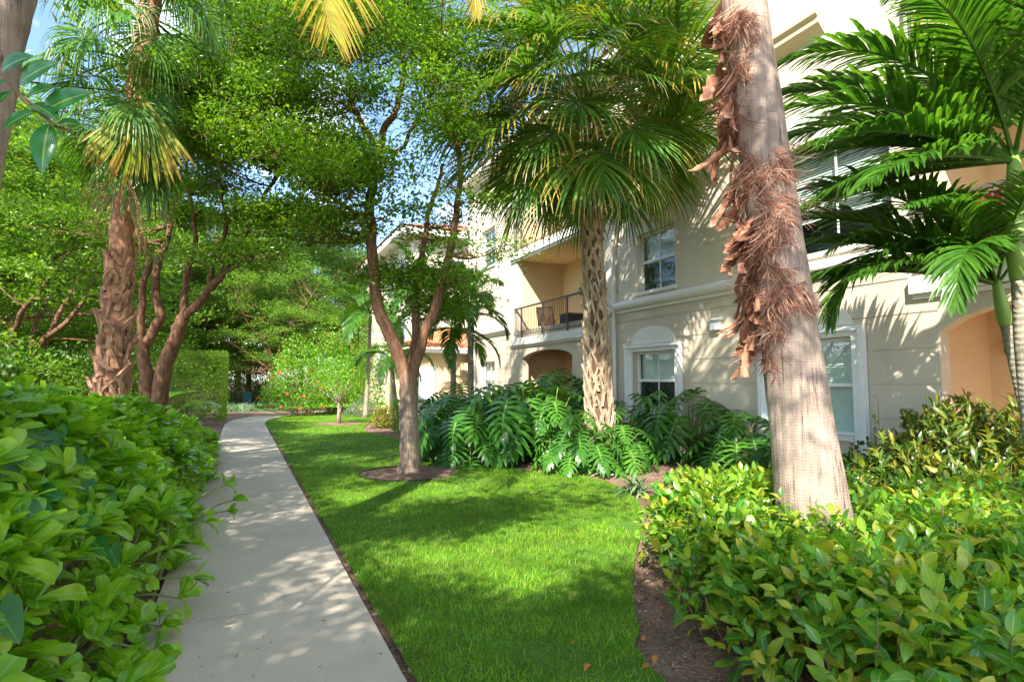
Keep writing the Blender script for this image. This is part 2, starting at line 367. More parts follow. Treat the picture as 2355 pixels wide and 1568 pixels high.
# ------------------------------------------------------------------ ground, lawn, path
def struct(name, mb, mat, smooth=False, kind='structure'):
    return tag(link(name, mb.mesh(name, smooth), mat), kind=kind)
g = MB()
xs = np.concatenate([[-400, -120, -50, -25], np.arange(-16, 17, 1.0), [25, 50, 120, 400]]); ys = np.concatenate([[-400, -100, -30], np.arange(-8, 41, 1.0), [60, 120, 400]])
XX, YY = np.meshgrid(xs, ys, indexing='ij')
ZZ = np.where((np.abs(XX) < 17) & (YY > -9) & (YY < 41), rng.normal(0, .008, XX.shape), -.02)
nx, ny = XX.shape
ii = (np.arange(nx-1)[:, None]*ny + np.arange(ny-1)[None, :]).ravel()
g.add(np.stack([XX, YY, ZZ], -1).reshape(-1, 3), np.stack([ii, ii+ny, ii+ny+1, ii+1], -1))
struct('ground', g, M['soil'], True)

PX0, PX1 = -0.48, 0.80
def path_edges(Y):                              # the path runs straight and then swings right
    s = max(0, Y-22.5)
    return s
path = MB()
joints = [-4.3, -.1, 4.19, 8.45, 12.7, 16.95, 21.2]
for a, b in zip(joints[:-1], joints[1:]):
    bv = .003
    V = []
    for (y, x0, x1, z) in ((a+.010, PX0, PX1, -.05), (a+.010, PX0, PX1, .045-bv), (a+.010+bv, PX0+bv, PX1-bv, .045), (b-.010-bv, PX0+bv, PX1-bv, .045), (b-.010, PX0, PX1, .045-bv), (b-.010, PX0, PX1, -.05)):
        V += [(x0, y, z), (x1, y, z)]
    Q = [(2*i, 2*i+1, 2*i+3, 2*i+2) for i in range(5)]
    V2 = [(PX0, a+.010, -.05), (PX0, a+.010, .045-bv), (PX0+bv, a+.010+bv, .045), (PX0+bv, b-.010-bv, .045), (PX0, b-.010, .045-bv), (PX0, b-.010, -.05)]
    V3 = [(PX1 if abs(x-PX0) < .001 else PX1-bv, y, z) for x, y, z in V2]
    path.add(V, Q)
    path.add(V2, [(0, 5, 4, 1), (1, 4, 3, 2)]); path.add(V3, [(0, 1, 4, 5), (1, 2, 3, 4)])
# the curved far part
cl = [(.16, 21.206), (.2, 23), (.5, 25), (1.3, 27.2), (2.8, 29.2), (5, 30.6), (8, 31.4), (12, 31.8)]
cl = smooth_path([(x, y, 0) for x, y in cl], 4)
tn = np.gradient(cl, axis=0); tn = unit(tn); nn = np.stack([-tn[:, 1], tn[:, 0], 0*tn[:, 0]], -1)
nn[0] = (-1, 0, 0)
lft = cl + nn*.64; rgt = cl - nn*.64
V = np.concatenate([lft + [0, 0, .045], rgt + [0, 0, .045], lft + [0, 0, -.05], rgt + [0, 0, -.05]]); k = len(cl)
Q = []
for i in range(k-1):
    Q += [(i, k+i, k+i+1, i+1), (k+i, 3*k+i, 3*k+i+1, k+i+1), (2*k+i, i, i+1, 2*k+i+1)]
path.add(V, Q)
struct('path', path, M['concrete'])

lawn_px = [(1500, 1545), (1470, 1460), (1455, 1370), (1460, 1290), (1476, 1215), (1468, 1155), (1405, 1113), (1312, 1093), (1180, 1081), (1075, 1076), (1005, 1064), (985, 1046), (927, 1014), (870, 999), (834, 990), (850, 972), (868, 958), (838, 946)]
lawn_pts = [(.86, .4), (1.75, .4)] + [tuple(G(u, v)[:2]) for u, v in lawn_px] + [(3.4, 28.6), (1.9, 27.1), (1.15, 25.2), (.88, 23), (.86, 21)]
lb = MB(); sm = smooth_path([(x, y, 0) for x, y in lawn_pts[1:]], 3)
lawn_poly = np.array([lawn_pts[0]] + [tuple(p[:2]) for p in sm])
lb.poly([(x, y, .018) for x, y in lawn_poly])
struct('lawn', lb, M['lawn_soil'])
def inside(poly, x, y):
    c = np.zeros(len(x), bool); j = len(poly)-1
    for i in range(len(poly)):
        xi, yi = poly[i]; xj, yj = poly[j]
        c ^= ((yi > y) != (yj > y)) & (x < (xj-xi)*(y-yi)/(yj-yi+1e-12)+xi); j = i
    return c
TREE = G(941, 1091)                             # foot of the middle tree
RING2 = G(778, 976)
def blades(poly, x0, x1, y0, y1, n, h, wdt, segs=2, seed=1):
    r = np.random.default_rng(seed)
    x = r.uniform(x0, x1, n); y = r.uniform(y0, y1, n)
    ok = inside(poly, x, y)
    ok &= ((x-TREE[0])**2/.62 + (y-TREE[1])**2/.62 > 1.0) & ((x-RING2[0])**2 + (y-RING2[1])**2 > .75)
    # worn and thin places
    thin = np.sin(x*2.1+1.3)*np.sin(y*1.7+.4)+np.sin(x*5.3+y*4.1)*.5
    ok &= r.uniform(0, 1, n) < np.where(thin > .9, .45, 1.0)
    x = x[ok]; y = y[ok]; n = len(x)
    az = r.uniform(0, 2*np.pi, n); lean = np.abs(r.normal(.45, .3, n))
    D = np.stack([np.cos(az)*np.sin(lean), np.sin(az)*np.sin(lean), np.cos(lean)], -1)
    N = np.stack([-np.cos(az)*np.cos(lean), -np.sin(az)*np.cos(lean), np.sin(lean)], -1) + r.normal(0, .5, (n, 3))
    hh = h*r.uniform(.55, 1.25, n)*np.where(r.uniform(0, 1, n) < .03, 1.7, 1)
    tm = leaf_template(segs, lambda t: (1-t)**.7, 1, wdt/h/2, .2, -.9)
    b = MB(); scatter(b, tm, np.stack([x, y, np.full(n, .016)], -1), D, -N, hh); return b
b1 = blades(lawn_poly, .8, 3.6, .4, 5.2, 80000, .050, .0045, 2, 1)
b2 = blades(lawn_poly, .8, 5.5, 5.2, 11, 85000, .055, .007, 1, 2)
b3 = blades(lawn_poly, .8, 7, 11, 29, 70000, .06, .013, 1, 3)
for bb in (b2, b3):
    b1.add(np.concatenate(bb.V), np.concatenate(bb.Q), None, np.concatenate(bb.t), np.concatenate(bb.w))
tag(link('grass', b1.mesh('grass', True), M['grass']), 'short bright green lawn grass beside the path', 'grass', kind='stuff')

# ------------------------------------------------------------------ main apartment building
XW = 8.5; TOP = 9.7
def rect_wall(mb, y0, y1, z0, z1, x, holes, depth=.22, jamb=True):
    """a wall facing -x with rectangular holes (ya,yb,za,zb); gives front faces and the reveals of the holes"""
    ys_ = sorted({y0, y1, *[min(max(h[i], y0), y1) for h in holes for i in (0, 1)]}); zs_ = sorted({z0, z1, *[min(max(h[i], z0), z1) for h in holes for i in (2, 3)]})
    def solid(i, j):
        if i < 0 or j < 0 or i >= len(ys_)-1 or j >= len(zs_)-1: return None
        cy = (ys_[i]+ys_[i+1])/2; cz = (zs_[j]+zs_[j+1])/2
        return not any(h[0] < cy < h[1] and h[2] < cz < h[3] for h in holes)
    for i in range(len(ys_)-1):
        for j in range(len(zs_)-1):
            if not solid(i, j): continue
            a, b, c, d = ys_[i], ys_[i+1], zs_[j], zs_[j+1]
            mb.add([(x, a, c), (x, b, c), (x, b, d), (x, a, d)], [(0, 3, 2, 1)])
            if not jamb: continue
            X2 = x+depth
            if solid(i+1, j) is False or solid(i+1, j) is None: mb.add([(x, b, c), (X2, b, c), (X2, b, d), (x, b, d)], [(0, 1, 2, 3)])
            if solid(i-1, j) is False or solid(i-1, j) is None: mb.add([(x, a, c), (X2, a, c), (X2, a, d), (x, a, d)], [(0, 3, 2, 1)])
            if solid(i, j+1) is False: mb.add([(x, a, d), (x, b, d), (X2, b, d), (X2, a, d)], [(0, 3, 2, 1)])
            if solid(i, j-1) is False: mb.add([(x, a, c), (x, b, c), (X2, b, c), (X2, a, c)], [(0, 1, 2, 3)])

bld = thing('apartment_building', 'cream three storey apartment building with recessed balconies and a grooved ground floor', 'building', (XW, 10, 0))
BO = np.array([XW, 10, 0])
def bpart(name, mb, mat, smooth=False, parent=None, label=None):
    o = link(name, mb.mesh(name, smooth, BO), M[mat], parent if parent is not None else bld)
    if label: o['label'] = label
    return o
def bsub(name, mb, mat, parent, smooth=False): return link(name, mb.mesh(name, smooth, BO), M[mat], parent)

WIN = {'g1': (9.63, 11.12, .85, 2.24), 'u1': (9.58, 10.92, 3.64, 5.04), 'g2': (5.66, 7.17, .7, 2.24), 'u2': (4.98, 6.85, 3.64, 5.40),
       't1': (9.58, 10.92, 5.95, 7.15), 'w3': (19.4, 20.75, 5.95, 7.45), 'w1': (19.4, 20.75, .95, 2.3)}
PAT_L = (13.9, 17.1); BAL_L = (12.62, 17.5); PAT_R = (-1.8, 4.45); BAL_R = (.6, 4.6)
ARCH = [(PAT_L, 2.28, 2.53), (PAT_R, 2.22, 2.73)]
holes = list(WIN.values()) + [(*BAL_L, 3.0, 5.72), (*BAL_L, 5.97, 8.75), (*BAL_R, 3.0, 5.72), (*BAL_R, 5.97, 8.75)]
holes += [(p[0], p[1], .05, zc) for p, zs, zc in ARCH]
wall = MB()
rect_wall(wall, -4, 22.2, 3.25, TOP, XW, holes)
wall.add([(XW, 22.2, 0), (XW+10, 22.2, 0), (XW+10, 22.2, TOP), (XW, 22.2, TOP)], [(0, 3, 2, 1)])
wall.add([(XW, -4, TOP), (XW+10, -4, TOP), (XW+10, 22.2, TOP), (XW, 22.2, TOP)], [(0, 1, 2, 3)])
wall.add([(XW, -4, 0), (XW+10, -4, 0), (XW+10, -4, TOP), (XW, -4, TOP)], [(0, 1, 2, 3)])
wall.add([(XW+10, -4, 0), (XW+10, 22.2, 0), (XW+10, 22.2, TOP), (XW+10, -4, TOP)], [(0, 1, 2, 3)])
bpart('wall', wall, 'stucco')
low = MB()
rect_wall(low, -4, 22.2, 0, 3.25, XW+.014, holes)
# rusticated courses standing proud of the grooves
zs_c = [0.0, .5, 1.0, 1.5, 2.0, 2.5, 3.0, 3.25]
blk = [(9.33, 11.42, .6, 2.41), (5.36, 7.47, .5, 2.41)] + [(p[0], p[1], 0, zc) for p, zs, zc in ARCH] + [(*BAL_L, 2.75, 3.0), WIN['w1']]
for za, zb in zip(zs_c[:-1], zs_c[1:]):
    rect_wall(low, -4, 22.2, za+.011 if za else 0, zb-.011 if zb < 3.2 else 3.25, XW, [h for h in blk if h[3] > za and h[2] < zb] or [(100, 101, 0, 1)], depth=.013)
# top lip of the courses
for z in zs_c[1:-1]:
    for dz, q in ((-.011, (0, 3, 2, 1)), (.011, (0, 1, 2, 3))):
        for a, b in ((-4, PAT_R[0]), (PAT_R[1], 5.36), (7.47, 9.33), (11.42, PAT_L[0]), (PAT_L[1], 22.2)):
            low.add([(XW, a, z+dz), (XW, b, z+dz), (XW+.0135, b, z+dz), (XW+.0135, a, z+dz)], [q])
# arches
for (ya, yb), zs, zc in ARCH:
    n_ = 24; yy = np.linspace(ya, yb, n_+1)
    zz = zs + (zc-zs)*np.clip(1-((yy-(ya+yb)/2)/((yb-ya)/2))**2, 0, 1)**.62
    zz[0] = zz[-1] = zs
    for i in range(n_):
        for x, qo in ((XW, (0, 3, 2, 1)),):
            low.add([(x, yy[i], zz[i]), (x, yy[i+1], zz[i+1]), (x, yy[i+1], zc), (x, yy[i], zc)], [qo])
        low.add([(XW, yy[i], zz[i]), (XW, yy[i+1], zz[i+1]), (XW+.24, yy[i+1], zz[i+1]), (XW+.24, yy[i], zz[i])], [(0, 3, 2, 1)])
        low.add([(XW+.24, yy[i], zz[i]), (XW+.24, yy[i+1], zz[i+1]), (XW+.24, yy[i+1], zc), (XW+.24, yy[i], zc)], [(0, 1, 2, 3)])
bpart('ground_floor_wall', low, 'stucco_low', label='grooved beige ground floor wall')
# recesses behind the balconies and patios
def recess(y0, y1, z0, z1, mat, name, dep=1.85, over=.28):
    r = MB(); X0, X1 = XW+.221, XW+dep; y0 -= over; y1 += over
    r.add([(X1, y0, z0), (X1, y1, z0), (X1, y1, z1), (X1, y0, z1)], [(0, 3, 2, 1)])
    r.add([(X0, y1, z0), (X1, y1, z0), (X1, y1, z1), (X0, y1, z1)], [(0, 1, 2, 3)])
    r.add([(X0, y0, z0), (X1, y0, z0), (X1, y0, z1), (X0, y0, z1)], [(0, 3, 2, 1)])
    r.add([(X0, y0, z1), (X1, y0, z1), (X1, y1, z1), (X0, y1, z1)], [(0, 1, 2, 3)])
    r.add([(X0, y0, z0), (X1, y0, z0), (X1, y1, z0), (X0, y1, z0)], [(0, 3, 2, 1)])
    # the back of the front wall beside the opening
    for a, b in ((y0, y0+over), (y1-over, y1)):
        if over > 0: r.add([(X0, a, z0), (X0, b, z0), (X0, b, z1), (X0, a, z1)], [(0, 1, 2, 3)])
    return bpart(name, r, mat)
recess(*PAT_L, .05, 2.74, 'stucco_orange', 'patio_recess')
recess(*PAT_R, .05, 2.74, 'stucco_orange', 'patio_recess')
for b_ in (BAL_L, BAL_R):
    recess(*b_, 2.98, 5.725, 'stucco_tan', 'balcony_recess', over=.03)
    recess(*b_, 5.95, 8.76, 'stucco_tan', 'balcony_recess', over=.03)
# slabs, mouldings, railings
def slab(y0, y1, z):
    s = MB(); s.box(XW-.10, XW+.22, y0, y1, z-.24, z)
    s.box(XW-.05, XW-.002, y0+.02, y1-.02, z-.31, z-.243)
    return bpart('balcony_slab', s, 'trim')
def railing(y0, y1, z, name='balcony_railing'):
    r = MB(); x = XW-.05
    r.box(x-.025, x+.025, y0, y1, z+.98, z+1.03); r.box(x-.015, x+.015, y0, y1, z+.08, z+.11)
    n_ = int((y1-y0)/.105)
    for i in range(n_+1):
        y = y0+.02+(y1-y0-.04)*i/n_
        w = .028 if i % 14 == 0 else .009
        r.box(x-w*.6, x+w*.6, y-w, y+w, z+(.0 if w > .02 else .11), z+.98)
    return bpart(name, r, 'rail')
slab(12.3, 17.9, 3.0); slab(12.3, 17.9, 5.97); slab(.3, 4.75, 3.0); slab(.3, 4.75, 5.97)
for yy_ in (BAL_L, BAL_R): railing(yy_[0]-.05, yy_[1]+.1, 3.0); railing(yy_[0]-.05, yy_[1]+.1, 5.97)
# the roll moulding between ground and first floor
def roll(y0, y1, z, r=.11):
    c = MB()
    prof = [(XW-.002-r*.35-r*math.cos(a), z+r*math.sin(a)) for a in np.linspace(-math.pi/2, math.pi/2, 13)]
    prof = [(XW-.002, z-r)] + prof + [(XW-.002, z+r)]
    c.prism(prof, 'y', y0, y1)
    c.box(XW-.045, XW-.002, y0, y1, z-r-.065, z-r-.003)
    return bpart('roll_moulding', c, 'trim')
roll(4.98, 12.24, 3.4); roll(-4, .28, 3.4); roll(17.95, 22.2, 3.4)
cn = MB(); cn.prism([(XW-.002, 7.25), (XW-.16, 7.41), (XW-.16, 7.50), (XW-.22, 7.55), (XW-.22, 7.63), (XW-.002, 7.63)], 'y', 5.9, 12.24)
bpart('cornice', cn, 'stucco_tan')
bd = MB(); bd.prism([(XW-.002, TOP-.3), (XW-.12, TOP-.22), (XW-.45, TOP-.12), (XW-.45, TOP+.02), (XW-.002, TOP+.02)], 'y', -4, 22.2)
bpart('eaves_moulding', bd, 'trim')
# windows
def window(key, surround=False, blind=(.45, 1.0), arch_top=False):
    ya, yb, za, zb = WIN[key]
    X1 = XW+.16
    f = MB(); fw = .055
    f.box(X1-.03, X1+.04, ya+.001, ya+fw, za+.001, zb-.001); f.box(X1-.03, X1+.04, yb-fw, yb-.001, za+.001, zb-.001)
    f.box(X1-.03, X1+.04, ya+fw, yb-fw, za+.001, za+fw); f.box(X1-.03, X1+.04, ya+fw, yb-fw, zb-fw, zb-.001)
    zm = (za+zb)/2+.02; f.box(X1-.045, X1+.03, ya+fw, yb-fw, zm-.03, zm+.03)
    ym = (ya+yb)/2; f.box(X1-.012, X1+.012, ym-.012, ym+.012, za+fw, zm-.03); f.box(X1-.012, X1+.012, ym-.012, ym+.012, zm+.03, zb-fw)
    fr = bpart('window', f, 'white')
    p = MB()
    for x_, z0, z1 in ((X1, za+fw, zm-.03), (X1+.008, zm+.03, zb-fw)): p.add([(x_, ya+fw, z0), (x_, yb-fw, z0), (x_, yb-fw, z1), (x_, ya+fw, z1)], [(0, 3, 2, 1)])
    # thin panes stop short of the muntin faces
    bsub('pane', p, 'glass', fr)
    b = MB(); z0 = za+(zb-za)*blind[0]; nsl = max(3, int((zb-z0)/.045))
    for i in range(nsl):
        z = z0+(zb-.03-z0)*i/nsl
        b.add([(X1+.09, ya+.02, z), (X1+.09, yb-.02, z), (X1+.115, yb-.02, z+.046), (X1+.115, ya+.02, z+.046)], [(0, 3, 2, 1)])
    bsub('blind', b, 'blind', fr)
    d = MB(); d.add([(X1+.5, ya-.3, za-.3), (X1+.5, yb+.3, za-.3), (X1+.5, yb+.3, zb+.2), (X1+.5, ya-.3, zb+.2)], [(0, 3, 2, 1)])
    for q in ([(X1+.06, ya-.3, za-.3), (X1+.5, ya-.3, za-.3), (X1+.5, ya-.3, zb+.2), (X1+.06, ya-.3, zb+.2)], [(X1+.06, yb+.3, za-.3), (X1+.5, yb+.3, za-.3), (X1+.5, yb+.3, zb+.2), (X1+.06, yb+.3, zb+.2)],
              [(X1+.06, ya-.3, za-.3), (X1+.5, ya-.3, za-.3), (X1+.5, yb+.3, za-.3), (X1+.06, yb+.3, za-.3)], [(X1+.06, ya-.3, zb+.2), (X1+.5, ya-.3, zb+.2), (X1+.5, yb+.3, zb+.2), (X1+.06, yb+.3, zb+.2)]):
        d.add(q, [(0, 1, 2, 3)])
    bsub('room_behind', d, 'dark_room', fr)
    s = MB(); s.box(XW-.06, XW+.12, ya-.05 if not surround else ya+.002, yb+.05 if not surround else yb-.002, za-.07, za-.002)
    bsub('sill', s, 'trim', fr)
    if arch_top:
        ar = MB(); yc = (ya+yb)/2; ar.prism([(yc+(yb-ya)*.56*math.cos(t), zb+.1+.78*math.sin(t)) for t in np.linspace(0, math.pi, 29)], 'x', XW-.05, XW-.001)
        bsub('arch_panel', ar, 'trim', fr)
    if surround:
        a, b2 = ya-.22, yb+.22
        k = MB()
        k.box(XW-.10, XW-.002, a, a+.07, za-.3, zb+.16); k.box(XW-.10, XW-.002, b2-.07, b2, za-.3, zb+.16)
        k.box(XW-.10, XW-.002, a+.07, b2-.07, zb+.09, zb+.16)
        k.box(XW-.035, XW-.002, a+.07, ya, za-.3, zb+.09); k.box(XW-.035, XW-.002, yb, b2-.07, za-.3, zb+.09)
        k.box(XW-.035, XW-.002, ya, yb, zb+.001, zb+.09)
        bsub('surround', k, 'white', fr)
        ar = MB(); yc = (ya+yb)/2
        prof = [(yc+.78*math.cos(t), zb+.18+.4*math.sin(t)) for t in np.linspace(0, math.pi, 25)]
        ar.prism(prof, 'x', XW-.035, XW-.001)
        bsub('arch_panel', ar, 'trim', fr)
    return fr
window('g1', True, (.5, 1)); window('g2', True, (.0, 1)); window('u1', False, (.5, 1)); window('u2', False, (.35, 1), True)
window('t1', False, (.2, 1)); window('w3', False, (.4, 1)); window('w1', False, (.3, 1))
# balcony and patio doors
def slide_door(y0, y1, z0, z1):
    X = XW+1.85; f = MB()
    for a, b in ((y0, y0+.08), ((y0+y1)/2-.05, (y0+y1)/2+.05), (y1-.08, y1)): f.box(X-.06, X-.003, a, b, z0, z1)
    f.box(X-.06, X-.003, y0+.08, y1-.08, z1-.08, z1); f.box(X-.06, X-.003, y0+.08, y1-.08, z0, z0+.06)
    o = bpart('sliding_door', f, 'white')
    p = MB(); p.add([(X-.03, y0+.08, z0+.06), (X-.03, y1-.08, z0+.06), (X-.03, y1-.08, z1-.08), (X-.03, y0+.08, z1-.08)], [(0, 3, 2, 1)]); bsub('pane', p, 'glass', o)
    d = MB(); d.add([(X-.012, y0+.08, z0), (X-.012, y1-.08, z0), (X-.012, y1-.08, z1-.05), (X-.012, y0+.08, z1-.05)], [(0, 3, 2, 1)]); bsub('dim_backing', d, 'dark_room', o)  # near-black sheet standing in for the dim room behind the glass
slide_door(13.3, 15.6, 2.99, 5.15); slide_door(13.3, 15.6, 5.96, 8.1); slide_door(1.2, 3.2, 2.99, 5.15); slide_door(1.2, 3.0, .06, 2.15)
def lantern(y, z, x=XW+1.85):
    f = MB(); f.box(x-.02, x-.002, y-.05, y+.05, z+.02, z+.2)
    f.prism([(x-.03, z+.19), (x-.17, z+.19), (x-.10, z+.26)], 'y', y-.07, y+.07)
    for dx in (-.165, -.035):
        for dy in (-.065, .055): f.box(x+dx-.005, x+dx+.007, y+dy, y+dy+.012, z, z+.189)
    f.box(x-.17, x-.03, y-.07, y+.07, z-.015, z-.001)
    o = bpart('wall_lantern', f, 'iron'); gl = MB(); gl.box(x-.15, x-.05, y-.05, y+.05, z, z+.18); bsub('lantern_glass', gl, 'lampglass', o)
lantern(16.15, 4.45); lantern(4.4, 1.98); lantern(16.4, 1.85)
v_ = MB(); v_.box(XW-.11, XW-.002, 8.28, 8.5, 2.56, 2.74); v_.prism([(XW-.002, 2.745), (XW-.15, 2.745), (XW-.15, 2.765), (XW-.05, 2.80), (XW-.002, 2.80)], 'y', 8.25, 8.53)
bpart('vent_hood', v_, 'white')
def downpipe(y, ztop, jog=True, name='downpipe'):
    d = MB(); x = XW-.09
    pts = [(x, y, ztop), (x, y, 3.62), (x-.11, y+.04, 3.45), (x-.11, y+.02, 3.25), (x, y, 3.05), (x, y, 0)] if jog else [(x, y, ztop), (x, y, 0)]
    d.tube(smooth_path(pts, 3) if jog else pts, .048, 8); bpart(name, d, 'trim', True)
downpipe(11.75, 9.4); downpipe(21.2, 9.0, False)
# tiled roof of the main building, mostly hidden above the frame
def tile_roof(mb, A, B, C, D, nu, nv):
    """tiles on the quad A,B (eaves) D,C (ridge): barrel waves across, steps up the slope"""
    A, B, C, D = map(lambda p: np.array(p, float), (A, B, C, D))
    nrm = unit(np.cross(B-A, D-A)); U = nu*6; Vn = nv*3
    us = np.linspace(0, 1, U+1); vs = np.linspace(0, 1, Vn+1)
    PP = (A[None, None]*(1-us)[:, None, None]+B[None, None]*us[:, None, None])*(1-vs)[None, :, None] + (D[None, None]*(1-us)[:, None, None]+C[None, None]*us[:, None, None])*vs[None, :, None]
    hgt = .05*np.abs(np.sin(us*nu*np.pi))[:, None] + .035*(1-((vs*nv) % 1.0))[None, :]
    PP = PP + nrm*hgt[:, :, None]
    ii = (np.arange(U)[:, None]*(Vn+1)+np.arange(Vn)[None, :]).ravel()
    mb.add(PP.reshape(-1, 3), np.stack([ii, ii+Vn+1, ii+Vn+2, ii+1], -1))
rf = MB(); tile_roof(rf, (XW-.5, 22.6, TOP+.03), (XW-.5, -4, TOP+.03), (XW+5, -4, TOP+1.9), (XW+5, 22.6, TOP+1.9), 70, 14)
bpart('roof', rf, 'tile')

# low wing with its own tiled roof
wing = thing('garage_wing', 'low cream wing with a terracotta tile roof and pale blue door beyond the white facade', 'building', (6.2, 22.5, 0)); WO = np.array([6.2, 22.5, 0])
w_ = MB(); w_.box(6.2, 16, 22.6, 27.0, 0, 2.75)
link('wall', w_.mesh('wall', False, WO), M['stucco_tan'], wing)
w_ = MB(); w_.box(6.0, 16, 22.28, 22.34, 2.7, 2.86); w_.box(5.94, 5.998, 22.28, 27.2, 2.7, 2.86); w_.box(6.0, 16, 22.341, 27.2, 2.752, 2.80)
link('eaves', w_.mesh('eaves', False, WO), M['white'], wing)
w_ = MB(); tile_roof(w_, (5.92, 22.26, 2.87), (16, 22.26, 2.87), (16, 24.7, 3.95), (8.2, 24.7, 3.95), 34, 7); tile_roof(w_, (5.92, 27.2, 2.87), (5.92, 22.26, 2.87), (8.2, 24.7, 3.95), (8.2, 24.75, 3.95), 16, 7)
link('roof', w_.mesh('roof', False, WO), M['tile'], wing)
w_ = MB(); w_.box(6.35, 7.2, 22.55, 22.598, .02, 2.15)
dr = link('door', w_.mesh('door', False, WO), plain('pale_blue_paint', (.5, .6, .68), .5), wing)
w_ = MB(); w_.box(7.08, 7.12, 22.5, 22.549, 1.0, 1.06); link('handle', w_.mesh('handle', False, WO), M['greyframe'], dr)

# second building farther along the path
far = thing('far_apartment_building', 'distant cream apartment building with a red tiled hip roof rising behind the middle tree', 'building', (7.6, 27.5, 0)); FO = np.array([7.6, 27.5, 0])
f_ = MB(); f_.box(7.6, 22, 27.9, 50, 0, 9.0); link('wall', f_.mesh('wall', False, FO), M['stucco'], far)
f_ = MB(); f_.box(7.0, 22.5, 27.3, 50.6, 8.95, 9.0+.02); f_.box(6.9, 6.998, 27.2, 50.6, 8.9, 9.2); f_.box(7.0, 22.6, 27.2, 27.298, 8.9, 9.2)
link('eaves', f_.mesh('eaves', False, FO), M['trim'], far)
f_ = MB(); tile_roof(f_, (6.85, 27.15, 9.21), (23, 27.15, 9.21), (17, 33, 11.2), (12.7, 33, 11.2), 45, 14); tile_roof(f_, (6.85, 50.6, 9.21), (6.85, 27.15, 9.21), (12.7, 33, 11.2), (12.7, 45, 11.2), 60, 14)
link('roof', f_.mesh('roof', False, FO), M['tile'], far)
for (yy0, z0_) in ((28.7, 6.4), (28.7, 3.4), (31.5, 6.4), (34.5, 6.4)):
    f_ = MB(); f_.box(7.55, 7.599, yy0, yy0+1.3, z0_, z0_+1.5)
    wnd = link('window', f_.mesh('window', False, FO), M['white'], far)
    f_ = MB(); f_.box(7.53, 7.549, yy0+.08, yy0+1.22, z0_+.08, z0_+.72); f_.box(7.53, 7.549, yy0+.08, yy0+1.22, z0_+.8, z0_+1.42)
    link('pane', f_.mesh('pane', False, FO), plain('sky_glass', (.25, .33, .42), .08, .8), wnd)
for xx0 in (9.2, 12.5):
    f_ = MB(); f_.box(xx0, xx0+1.3, 27.86, 27.899, 6.4, 7.9); wnd = link('window', f_.mesh('window', False, FO), M['white'], far)
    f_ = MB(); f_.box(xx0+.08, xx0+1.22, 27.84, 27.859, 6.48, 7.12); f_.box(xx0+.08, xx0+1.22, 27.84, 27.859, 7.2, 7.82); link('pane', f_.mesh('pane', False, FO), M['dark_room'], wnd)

# furniture on the balconies
def sling_chair(name, label, loc, rz, cloth, tall=1.0):
    t = thing(name, label, 'chair', loc)
    t.rotation_euler = (0, 0, rz)
    s = MB(); s.tube([(-.26, -.25, 0), (-.27, -.22, .42*tall), (-.27, .2, .40*tall), (-.27, .42, .98*tall)], .014, 6); s.tube([(.26, -.25, 0), (.27, -.22, .42*tall), (.27, .2, .40*tall), (.27, .42, .98*tall)], .014, 6)
    s.tube([(-.27, .3, 0), (-.27, .2, .40*tall), (-.29, .0, .62*tall), (-.29, -.25, .62*tall)], .013, 6); s.tube([(.27, .3, 0), (.27, .2, .40*tall), (.29, .0, .62*tall), (.29, -.25, .62*tall)], .013, 6)
    s.tube([(-.27, .42, .98*tall), (.27, .42, .98*tall)], .013, 6)
    link('frame', s.mesh('frame', True), M['iron'], t)
    s = MB(); s.add([(-.26, -.22, .42*tall), (.26, -.22, .42*tall), (.26, .2, .40*tall), (-.26, .2, .40*tall), (.26, .42, .97*tall), (-.26, .42, .97*tall)], [(0, 1, 2, 3), (3, 2, 4, 5)])
    link('sling', s.mesh('sling'), cloth, t)
    return t
sling_chair('patio_chair', 'dark metal patio chair behind the railing of the sunlit first floor balcony', (XW+.7, 16.6, 2.985), 2.4, M['dark_core'])
sling_chair('patio_chair', 'metal patio chair with red cloth on the balcony above the right hand porch', (XW+.55, 3.75, 2.985), 1.2, M['red_cloth'])
bx_ = thing('storage_box', 'low dark slatted box behind the balcony railing near the palm trunk', 'box', (XW+.75, 15.0, 2.985))
s = MB(); 
for i in range(9): s.box(-.36+i*.08, -.30+i*.08, -.25, .25, .06, .6)
s.box(-.34, .36, -.23, .23, .05, .58)
link('body', s.mesh('body'), M['dark_room'], bx_)
s = MB(); s.box(-.38, .36, -.27, .27, .601, .64); link('lid', s.mesh('lid'), M['rail'], bx_)

# ------------------------------------------------------------------ broadleaf trees
def spray(mb, r, c, rx, rz, nsub, nleaf, ll, lw, sub=.13, flat=.45):
    """a flat tier of foliage round c: sub-sprays of small leaves, thicker on top"""
    a = r.uniform(0, 2*np.pi, nsub); q = np.sqrt(r.uniform(0, 1, nsub))
    sc = np.stack([c[0]+rx*q*np.cos(a), c[1]+rx*q*np.sin(a), c[2]+rz*(1-q**2)*r.uniform(-.2, 1, nsub)+r.normal(0, rz*.35, nsub)], -1)
    n = nsub*nleaf
    ctr = np.repeat(sc, nleaf, 0)
    off = r.normal(0, 1, (n, 3))*np.array([sub, sub, sub*flat]); pos = ctr+off
    D = unit(off+r.normal(0, .06, (n, 3)) + np.array([0, 0, .02])); N = unit(np.array([0, 0, 1.0])+r.normal(0, .7, (n, 3)))
    s = ll*r.uniform(.45, 1.4, n)
    scatter(mb, RHOMB, pos, D, N, s, s*lw)
    return sc
